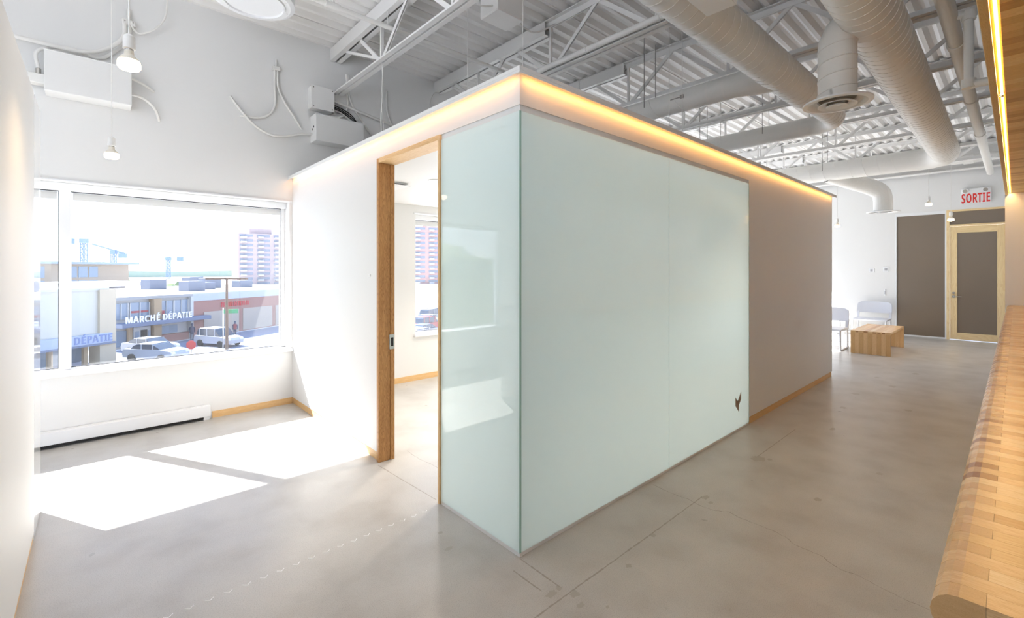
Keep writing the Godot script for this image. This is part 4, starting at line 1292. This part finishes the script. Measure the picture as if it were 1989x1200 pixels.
func crane(label: String, at: Vector3, h: float, jib: float, back: float, turn: float, lift := 0.0) -> void:
	var r := thing("tower_crane", label, "crane", at, "tower cranes on the skyline")
	r.rotation_degrees = V(0, turn, 0)
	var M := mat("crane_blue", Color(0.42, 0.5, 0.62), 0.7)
	var st := new_st()
	for sx in [-1.0, 1.0]:
		for sz in [-1.0, 1.0]:
			bar(st, V(sx, 0, sz), V(sx, h, sz), 0.35, 0.35)
	for k in int(h / 3.0):
		bar(st, V(-1, k * 3, 1), V(1, k * 3 + 3, 1), 0.25, 0.25)
		bar(st, V(1, k * 3, -1), V(-1, k * 3 + 3, -1), 0.25, 0.25)
		bar(st, V(-1, k * 3, -1), V(-1, k * 3 + 3, 1), 0.25, 0.25)
	part(r, "mast", st.commit(), M)
	st = new_st()
	bar(st, V(0, h, 0), V(jib, h + lift, 0), 0.8, 0.8)
	part(r, "jib", st.commit(), M)
	st = new_st()
	bar(st, V(0, h, 0), V(-back, h - lift * back / jib, 0), 1.2, 1.2)
	part(r, "counter_jib", st.commit(), M)
	part(r, "cab", box(V(-1.5, h - 2.5, -1.5), V(1.5, h, 1.5), 0.1), M)
	part(r, "counterweight", box(V(-back - 1, h - 3.0 - lift * back / jib, -1), V(-back + 3, h - lift * back / jib, 1)), M)

func tower(label: String, at: Vector3, turn: float, w: float, d: float, h: float, floors: int, wall: Color) -> void:
	var r := thing("apartment_tower", label, "building", at)
	r.rotation_degrees = V(0, turn, 0)
	var Wm := mat("tower_" + wall.to_html(), wall, 0.8)
	var Gm := mat("tower_glass", Color(0.48, 0.51, 0.56), 0.3)
	part(r, "core", box(V(-w / 2, 0, -d / 2), V(w / 2, h, d / 2)), Wm)
	var fh := h / floors
	for k in floors:
		var y := k * fh
		for b in 3:
			var x0 := -w / 2 + w * (b + 0.12) / 3.0
			var x1 := -w / 2 + w * (b + 0.88) / 3.0
			part(r, "window_band", box(V(x0, y + fh * 0.3, d / 2), V(x1, y + fh * 0.8, d / 2 + 0.15)), Gm)
			part(r, "balcony", box(V(x0 + 0.4, y + fh * 0.02, d / 2), V(x0 + (x1 - x0) * 0.5, y + fh * 0.36, d / 2 + 1.6)), mat("balcony_pale", Color(0.72, 0.71, 0.7), 0.8))
	part(r, "penthouse", box(V(-w * 0.25, h, -d * 0.3), V(w * 0.2, h + fh * 1.2, d * 0.3)), Wm)

func outdoors() -> void:
	var asphalt := mat("pale_concrete", Color(0.83, 0.83, 0.835), 0.9)
	struct("ground", box(V(-400, GY - 1, -700), V(500, GY, 60)), asphalt, "pale sunlit concrete lot below the window")
	var rot := V(0, 31.7, 0)
	var road := struct("road", box(V(-30, 0, 0.6), V(40, 0.01, 17)), mat("road_asphalt", Color(0.42, 0.45, 0.53), 0.9), "blue-grey asphalt street before the shops", place(0, 0))
	road.rotation_degrees = rot
	var white := mat("render_white", Color(0.72, 0.72, 0.72), 0.8)
	var tan_ := mat("stone_tan", Color(0.63, 0.545, 0.44), 0.85)
	var brick := mat("brick_red", Color(0.60, 0.45, 0.42), 0.9)
	var glassm := mat("shop_glass", Color(0.48, 0.54, 0.61), 0.15)
	var slate := mat("canopy_slate", Color(0.40, 0.44, 0.53), 0.6)
	var beige := mat("panel_beige", Color(0.66, 0.62, 0.58), 0.85)
	var roofm := mat("roof_grey", Color(0.60, 0.60, 0.60), 0.9)
	# market hall
	var m := thing("market_building", "market hall with glazed front, slate canopy and white lettering", "building", place(0, 0))
	m.rotation_degrees = rot
	part(m, "core", box(V(-2.2, 0, -16), V(5.5, 4.6, -0.4)), white)
	part(m, "roof", box(V(-2.6, 4.6, -16.3), V(5.8, 4.9, 0.1)), roofm)
	part(m, "pillar", box(V(1.2, 0, -0.4), V(1.95, 4.6, 0.35)), tan_)
	part(m, "pillar", box(V(-0.95, 0, -0.35), V(-0.7, 2.0, 0.15)), tan_)
	part(m, "corner_frame", box(V(5.2, 0, -0.4), V(5.5, 4.6, 0.2)), white)
	for b in [[-2.1, -0.9], [-0.7, 1.1], [2.05, 3.55], [3.65, 5.15]]:
		part(m, "upper_window", box(V(b[0], 2.75, -0.4), V(b[1], 4.3, -0.2)), glassm)
		for k in 3:
			var xx: float = lerpf(b[0], b[1], k / 2.0)
			part(m, "mullion", box(V(xx - 0.04, 2.75, -0.2), V(xx + 0.04, 4.3, -0.12)), white)
	part(m, "poster_strip", box(V(-0.6, 3.3, -0.2), V(1.0, 3.5, -0.15)), mat("poster_red", Color(0.6, 0.28, 0.3), 0.7))
	part(m, "poster_strip", box(V(2.1, 2.9, -0.2), V(2.6, 3.3, -0.15)), mats["poster_red"])
	part(m, "lower_window", box(V(-2.1, 0.2, -0.4), V(-1.0, 1.7, -0.2)), glassm)
	part(m, "lower_window", box(V(2.05, 0.9, -0.4), V(4.0, 1.7, -0.2)), glassm)
	part(m, "brick_plinth", box(V(2.0, 0.0, -0.4), V(5.2, 0.8, -0.1)), brick)
	var door := part(m, "entrance", box(V(-0.5, 0.0, -0.4), V(1.1, 1.9, 0.0)), white)
	part(door, "door_leaf", box(V(0.15, 0.0, 0.0), V(0.75, 1.6, 0.05)), mats["dark"])
	part(door, "side_light", box(V(-0.4, 0.3, 0.0), V(0.0, 1.5, 0.05)), glassm)
	part(door, "side_light", box(V(0.85, 0.3, 0.0), V(1.05, 1.5, 0.05)), glassm)
	var cn := part(m, "canopy", box(V(-2.2, 2.05, -0.2), V(6.87, 2.45, 1.1), 0.03), slate)
	var tx := part(cn, "sign_letters", text("MARCHÉ DÉPATIE", 0.62, 0.06, 1.0, 700), mat("sign_white", Color(0.9, 0.9, 0.92), 0.5), V(1.45, 2.74, 0.9), "white capital letters standing on the canopy")
	tx.scale = V(0.92, 1, 1)
	# brick shed to the right
	var br := thing("brick_building", "brick store with beige panels, white parapet and red sign letters", "building", place(5.6, 0))
	br.rotation_degrees = rot
	part(br, "wall", box(V(0, 0, -22), V(26, 4.05, 0)), brick)
	part(br, "parapet", box(V(-0.1, 4.05, -22), V(26, 4.9, 0.1)), mat("parapet_pale", Color(0.68, 0.7, 0.74), 0.8))
	part(br, "roof", box(V(0.2, 4.9, -21.8), V(25.8, 4.95, -0.2)), roofm)
	for k in 4:
		var x0 := 1.25 + k * 5.2
		part(br, "panel", box(V(x0, 0.1, 0), V(x0 + 4.6, 2.75, 0.08)), beige)
	var sr := mat("sign_red", Color(0.72, 0.2, 0.24), 0.6)
	for k in 7:
		var lx := 3.4 + k * 0.58
		part(br, "sign_letter", boxes([[V(lx, 3.15, 0), V(lx + 0.13, 3.7, 0.1)], [V(lx + 0.28, 3.15, 0), V(lx + 0.41, 3.7, 0.1)], [V(lx, 3.57 - 0.2 * (k % 2), 0), V(lx + 0.41, 3.7 - 0.2 * (k % 2), 0.1)]]), sr)
	for q in [[3.0, -6.0, 1.2], [7.0, -9.0, 0.9], [10.5, -12.0, 1.4], [14.0, -10.0, 1.0], [5.0, -15.0, 1.3], [12.0, -17.0, 1.5]]:
		part(br, "roof_unit", box(V(q[0], 4.95, q[1]), V(q[0] + 2.2, 4.95 + q[2], q[1] + 1.6), 0.05), mat("roof_unit", Color(0.5, 0.52, 0.57), 0.7))
	# pale pavilion to the left with blue sign band
	var pv := thing("shop_pavilion", "cream corner shop block with a blue lettered sign band", "building", place(-6.1, 6.0))
	pv.rotation_degrees = rot
	var cream := mat("cream_render", Color(0.72, 0.71, 0.68), 0.85)
	part(pv, "upper_wall", box(V(-9.0, 2.5, -6), V(-0.5, 5.9, 0)), cream)
	part(pv, "corner_pillar", box(V(-1.15, 0, -1.0), V(0.0, 5.95, 0.25)), mat("pillar_cream", Color(0.71, 0.66, 0.58), 0.85))
	part(pv, "parapet", box(V(-9.1, 5.9, -6.1), V(-0.4, 6.1, 0.1)), white)
	part(pv, "sign_band", box(V(-9.0, 1.75, -0.1), V(-0.3, 2.5, 0.3)), mat("band_pale", Color(0.62, 0.66, 0.74), 0.7))
	part(pv, "band_edge", box(V(-9.0, 1.62, -0.1), V(-0.1, 1.75, 0.45)), slate)
	var pt := part(pv, "sign_letters", text("DÉPATIE", 0.56, 0.05, 1.0, 700), mat("sign_blue", Color(0.44, 0.50, 0.66), 0.6), V(-1.6, 2.12, 0.31), "blue capital letters")
	pt.scale = V(0.85, 1, 1)
	part(pv, "shop_window", box(V(-8.8, 0.3, -1.2), V(-1.2, 1.6, -1.1)), glassm)
	for k in 4:
		part(pv, "post", box(V(-8.6 + k * 2.2, 0, -0.4), V(-8.35 + k * 2.2, 1.62, -0.1)), tan_)
	# long deck and office behind
	var dk := thing("parking_deck", "long white slab deck on columns behind the market", "building", V(7.92, GY, -100.89))
	dk.rotation_degrees = rot
	part(dk, "slab", box(V(-46, 4.75, -12), V(0, 5.5, 0)), white)
	part(dk, "lower_slab", box(V(-46, 2.6, -12), V(-6, 3.0, 0.2)), mats["roof_unit"])
	part(dk, "back_wall", box(V(-46, 0, -12), V(-1.5, 4.75, -6)), mat("deck_back", Color(0.5, 0.51, 0.54), 0.9))
	for k in 12:
		part(dk, "column", box(V(-45 + k * 4.0, 0, -1.2), V(-44 + k * 4.0, 4.75, -0.2)), white)
	var of := thing("office_building", "beige office block with blue window bands on the left skyline", "building", V(5.85, GY, -143.29))
	of.rotation_degrees = rot
	part(of, "core", box(V(-44, 0, -14), V(0, 8.7, 0)), mat("office_beige", Color(0.62, 0.56, 0.5), 0.85))
	part(of, "roof", box(V(-44.5, 8.7, -14.5), V(1.6, 9.2, 1.2)), mat("office_roof", Color(0.55, 0.6, 0.68), 0.8))
	for k in 4:
		for f in 2:
			for b in 3:
				part(of, "window", box(V(-41 + k * 9.6 + b * 2.0, 5.6 - f * 3.0 + 0.2, 0), V(-39.3 + k * 9.6 + b * 2.0, 8.2 - f * 3.0, 0.1)), glassm)
	# towers and cranes
	tower("tall pale brick apartment tower on the right of the skyline", V(58.5, GY, -245), -4, 21, 18, 24, 11, Color(0.66, 0.60, 0.60))
	tower("red brick apartment tower seen through the box room window", V(136, GY, -215), -25, 22, 18, 30, 12, Color(0.68, 0.55, 0.53))
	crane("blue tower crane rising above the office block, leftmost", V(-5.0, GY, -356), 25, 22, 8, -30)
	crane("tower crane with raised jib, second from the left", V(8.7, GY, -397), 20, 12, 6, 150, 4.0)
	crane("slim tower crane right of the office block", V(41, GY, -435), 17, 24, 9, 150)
	# hills and trees
	var st := new_st()
	for k in 60:
		var a0 := deg_to_rad(-75 + k * 2.5)
		var a1 := deg_to_rad(-75 + (k + 1) * 2.5)
		var h0 := 2.6 + 1.3 * sin(k * 0.37) + 1.0 * sin(k * 0.9)
		var h1 := 2.6 + 1.3 * sin((k + 1) * 0.37) + 1.0 * sin((k + 1) * 0.9)
		var p0 := V(sin(a0) * 560, GY, -cos(a0) * 560)
		var p1 := V(sin(a1) * 560, GY, -cos(a1) * 560)
		poly(st, [p0, p1, p1 * 1.004 + V(0, h1 + 4, 0), p0 * 1.004 + V(0, h0 + 4, 0)])
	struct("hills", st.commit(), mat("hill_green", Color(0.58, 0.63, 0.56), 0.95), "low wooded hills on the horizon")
	var tl := [[32, -40, 4.6, 2.2], [14, -52, 4.4, 2.0], [20, -50, 4.9, 2.3], [26, -56, 4.4, 2.2], [34, -60, 5.0, 2.4], [4, -90, 6.0, 3.0], [46, -62, 5, 2.6], [52, -84, 6, 3], [60, -70, 5, 2.6]]
	var tn := ["left of the roof units", "behind the roof units", "bright green above the roofs", "right behind the lamp post", "near the tower's foot, left", "tallest, far behind the market", "near the tower's foot", "far right of the tower", "rightmost in the wide window"]
	for i in tl.size():
		tree("rounded green tree beyond the store roofs, " + tn[i], place(tl[i][0], tl[i][1]), tl[i][2], tl[i][3], "trees beyond the roofs")
	var t2 := [[-22, 18, 8, 3.6], [-28, 14, 9, 4.0], [-36, 16, 8.5, 4.0], [-44, 10, 10, 4.6], [-30, 26, 9, 4.0]]
	var t2n := ["nearest the pavilion", "second from the pavilion", "third from the pavilion", "farthest along the left street", "closest to this building"]
	for i in t2.size():
		tree("leafy street tree on the left side, " + t2n[i], place(t2[i][0], t2[i][1]), t2[i][2], t2[i][3], "street trees on the left")
	# lamp post, signs, cars, people
	var lp := thing("lamp_post", "brown double-headed lamp post by the parking", "lamp post", place(0.8, 10.0))
	part(lp, "pole", tube_mesh([V(0, 0, 0), V(0, 6.7, 0)], [0.14, 0.1], 10), mat("pole_brown", Color(0.42, 0.34, 0.28), 0.7))
	for s in [-1.0, 1.0]:
		part(lp, "lamp_head", box(V(minf(s * 0.1, s * 1.9), 6.6, -0.2), V(maxf(s * 0.1, s * 1.9), 6.78, 0.2), 0.03), mats["pole_brown"])
	lp.rotation_degrees = V(0, -42, 0)
	var gs := thing("street_sign", "green street name sign on a thin pole", "sign", place(1.6, 9.4))
	gs.rotation_degrees = V(0, -20, 0)
	part(gs, "pole", tube_mesh([V(-0.5, 0, 0), V(-0.5, 3.9, 0)], 0.06, 8), mats["chrome"])
	part(gs, "blade", box(V(-0.55, 3.35, -0.03), V(0.75, 3.75, 0.03), 0.02), mat("sign_green", Color(0.25, 0.55, 0.38), 0.5))
	var ss := thing("stop_sign", "small red octagonal stop sign at the kerb", "sign", place(-2.2, 9.4))
	ss.rotation_degrees = V(0, -30, 0)
	var oc := []
	for k in 8:
		oc.append(Vector2(cos(PI / 8 + k * PI / 4), sin(PI / 8 + k * PI / 4)) * 0.4)
	part(ss, "pole", tube_mesh([V(0, 0, 0), V(0, 0.9, 0)], 0.04, 8), mats["chrome"])
	part(ss, "plate", prism_mesh(oc, 0.0, 0.03, Transform3D(Basis(), V(0, 0.95, 0.04))), mat("stop_red", Color(0.75, 0.25, 0.24), 0.5))
	car("white sport-utility car parked before the brick store", place(2.6, 7.0), -62, Color(0.66, 0.66, 0.68), true)
	car("silver sedan at the bottom of the wide window", place(-4.6, 8.6), -50, Color(0.6, 0.62, 0.66), false)
	car("pale sedan close to the market entrance", place(-2.6, 5.2), -56, Color(0.64, 0.65, 0.67), false)
	var carc := [Color(0.62, 0.62, 0.64), Color(0.3, 0.33, 0.4), Color(0.55, 0.2, 0.2), Color(0.66, 0.66, 0.66), Color(0.4, 0.42, 0.45), Color(0.6, 0.6, 0.62)]
	var carn := ["white car", "dark blue car", "red car", "pale car", "grey car", "silver car"]
	for k in 6:
		car(carn[k] + " in the lot seen through the box room window", V(24 + k * 3.2, GY, -40 - k * 4.5), 20, carc[k], k % 2 == 0)
	pedestrian("person in dark clothes walking by the market corner", place(4.5, 1.2), Color(0.28, 0.28, 0.36), Color(0.22, 0.24, 0.32))
	pedestrian("person in a red jacket standing by the beige panels", place(7.6, 3.6), Color(0.55, 0.25, 0.28), Color(0.25, 0.28, 0.38))
